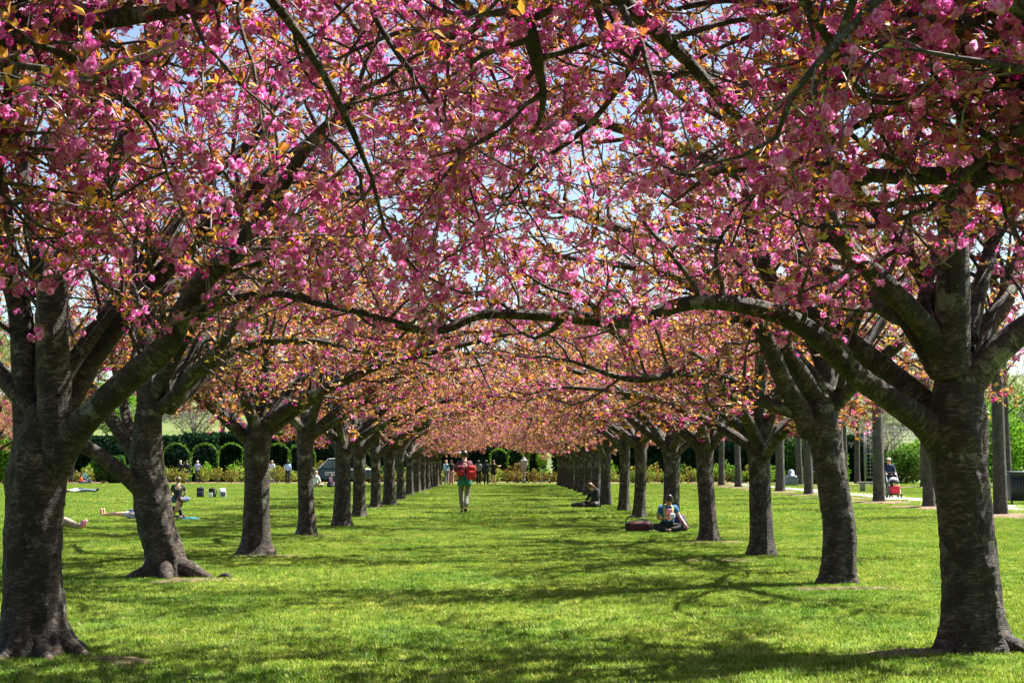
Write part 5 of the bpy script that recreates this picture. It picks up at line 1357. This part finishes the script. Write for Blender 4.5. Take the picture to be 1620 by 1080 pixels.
# pickup truck
PAINT = plain('teal_truck_paint', (.005, .03, .055), .35, .08, 2); WIN = plain('truck_glass', (.015, .05, .09), .25, .1, 2, spec=.8); PALE = plain('pale_trim', (.7, .72, .72), .5, .05, 2)
X0, Yt = (494 - 795) / 2250 * 111, 108.7
root = empty('pickup_truck', (X0 + 2.45, Yt, 0)); tag(root, 'dark teal pickup truck with pale roof line and bed rail behind the left row', 'truck')
def prism(name, prof, y0, y1, mat, parent, bev=.04):
    import bmesh
    bm = bmesh.new(); a = [bm.verts.new((x, y0, z)) for x, z in prof]; c = [bm.verts.new((x, y1, z)) for x, z in prof]
    bm.faces.new(a); bm.faces.new(c[::-1]); n = len(prof)
    for i in range(n): bm.faces.new((a[i], c[i], c[(i + 1) % n], a[(i + 1) % n]))
    bmesh.ops.recalc_face_normals(bm, faces=bm.faces); me = bpy.data.meshes.new(name); bm.to_mesh(me); bm.free(); me.materials.append(mat)
    o = mobj(name, me, parent)
    if bev: m = o.modifiers.new('bevel', 'BEVEL'); m.width = bev; m.segments = 2
    return o
prism('body', [(-2.45, .35), (-2.45, .85), (-2.3, 1.02), (-1.35, 1.12), (.35, 1.12), (.35, .35)], -.95, .95, PAINT, root)
prism('cab', [(-1.45, 1.12), (-.75, 1.82), (.15, 1.86), (.33, 1.12)], -.86, .86, PAINT, root, .05)
prism('roof', [(-.82, 1.84), (-.7, 1.9), (.15, 1.93), (.2, 1.87)], -.84, .84, PALE, root, .02)
prism('windscreen_pillar', [(-1.5, 1.13), (-.80, 1.84), (-.74, 1.84), (-1.43, 1.13)], -.885, -.865, PALE, root, 0)
prism('window', [(-1.28, 1.16), (-.72, 1.75), (-.45, 1.77), (-.45, 1.16)], -.885, -.865, WIN, root, 0); prism('window', [(-.38, 1.16), (-.38, 1.77), (.12, 1.79), (.24, 1.16)], -.885, -.865, WIN, root, 0)
d = prism('door', [(-1.3, .45), (-1.3, 1.1), (.22, 1.1), (.22, .45)], -.965, -.945, PAINT, root, .01); boxobj('handle', (.0, .16, -.99, -.968, .95, .98), METAL, d)
for z_, x1_ in ((.82, .0), (.66, -.15)): boxobj('lettering', (-1.0, x1_, -.972, -.967, z_, z_ + .05), PALE, d)
prism('bed', [(.38, .40), (.38, 1.02), (2.45, 1.02), (2.45, .40)], -.95, .95, PAINT, root); boxobj('bed_rail', (.4, 2.47, -.97, -.9, 1.03, 1.12), PALE, root); boxobj('bed_rail', (.4, 2.47, .9, .97, 1.03, 1.12), PALE, root)
def tyre(x, y):
    n = 24; V = []; prof = [(.2, -.1), (.32, -.11), (.35, 0), (.32, .11), (.2, .1)]
    for r_i, yy in prof:
        for j in range(n): a = 2 * math.pi * j / n; V.append((x + r_i * math.cos(a), y + yy, .35 + r_i * math.sin(a)))
    F = [(i * n + j, i * n + (j + 1) % n, ((i + 1) % 5) * n + (j + 1) % n, ((i + 1) % 5) * n + j) for i in range(5) for j in range(n)]
    w_ = mobj('wheel', qmesh('wheel', V, F, RUBBER, True), root)
    V = [(x + .21 * math.cos(2 * math.pi * j / n), y + sy, .35 + .21 * math.sin(2 * math.pi * j / n)) for sy in (-.08, .08) for j in range(n)]
    b = QB(); b.add(V, [(j, (j + 1) % n, n + (j + 1) % n, n + j) for j in range(n)])
    for s0_ in (0, n):
        for j in range(1, n - 2, 2): b.add([V[s0_], V[s0_ + j], V[s0_ + j + 1], V[s0_ + j + 2]], [(0, 1, 2, 3)])
    mobj('rim', b.mesh('rim', METAL, False), w_)
for x_ in (-1.65, 1.6):
    for y_ in (-.86, .86): tyre(x_, y_)
boxobj('headlight', (-2.475, -2.452, -.85, -.55, .7, .85), PALE, root); boxobj('headlight', (-2.475, -2.452, .55, .85, .7, .85), PALE, root); boxobj('bumper', (-2.56, -2.48, -.9, .9, .38, .52), METAL, root)
# white board and umbrella beside the centre visitors
root = empty('white_canopy_frame', ((720 - 795) / 2250 * 106, 106, 0)); tag(root, 'white topped frame standing behind the walking visitor', 'frame')
boxobj('top_board', (-.62, .62, -.3, .3, 2.28, 2.38), PALE, root)
for x_ in (-.58, .58): boxobj('post', (x_ - .03, x_ + .03, -.03, .03, 0, 2.28), BINM, root)
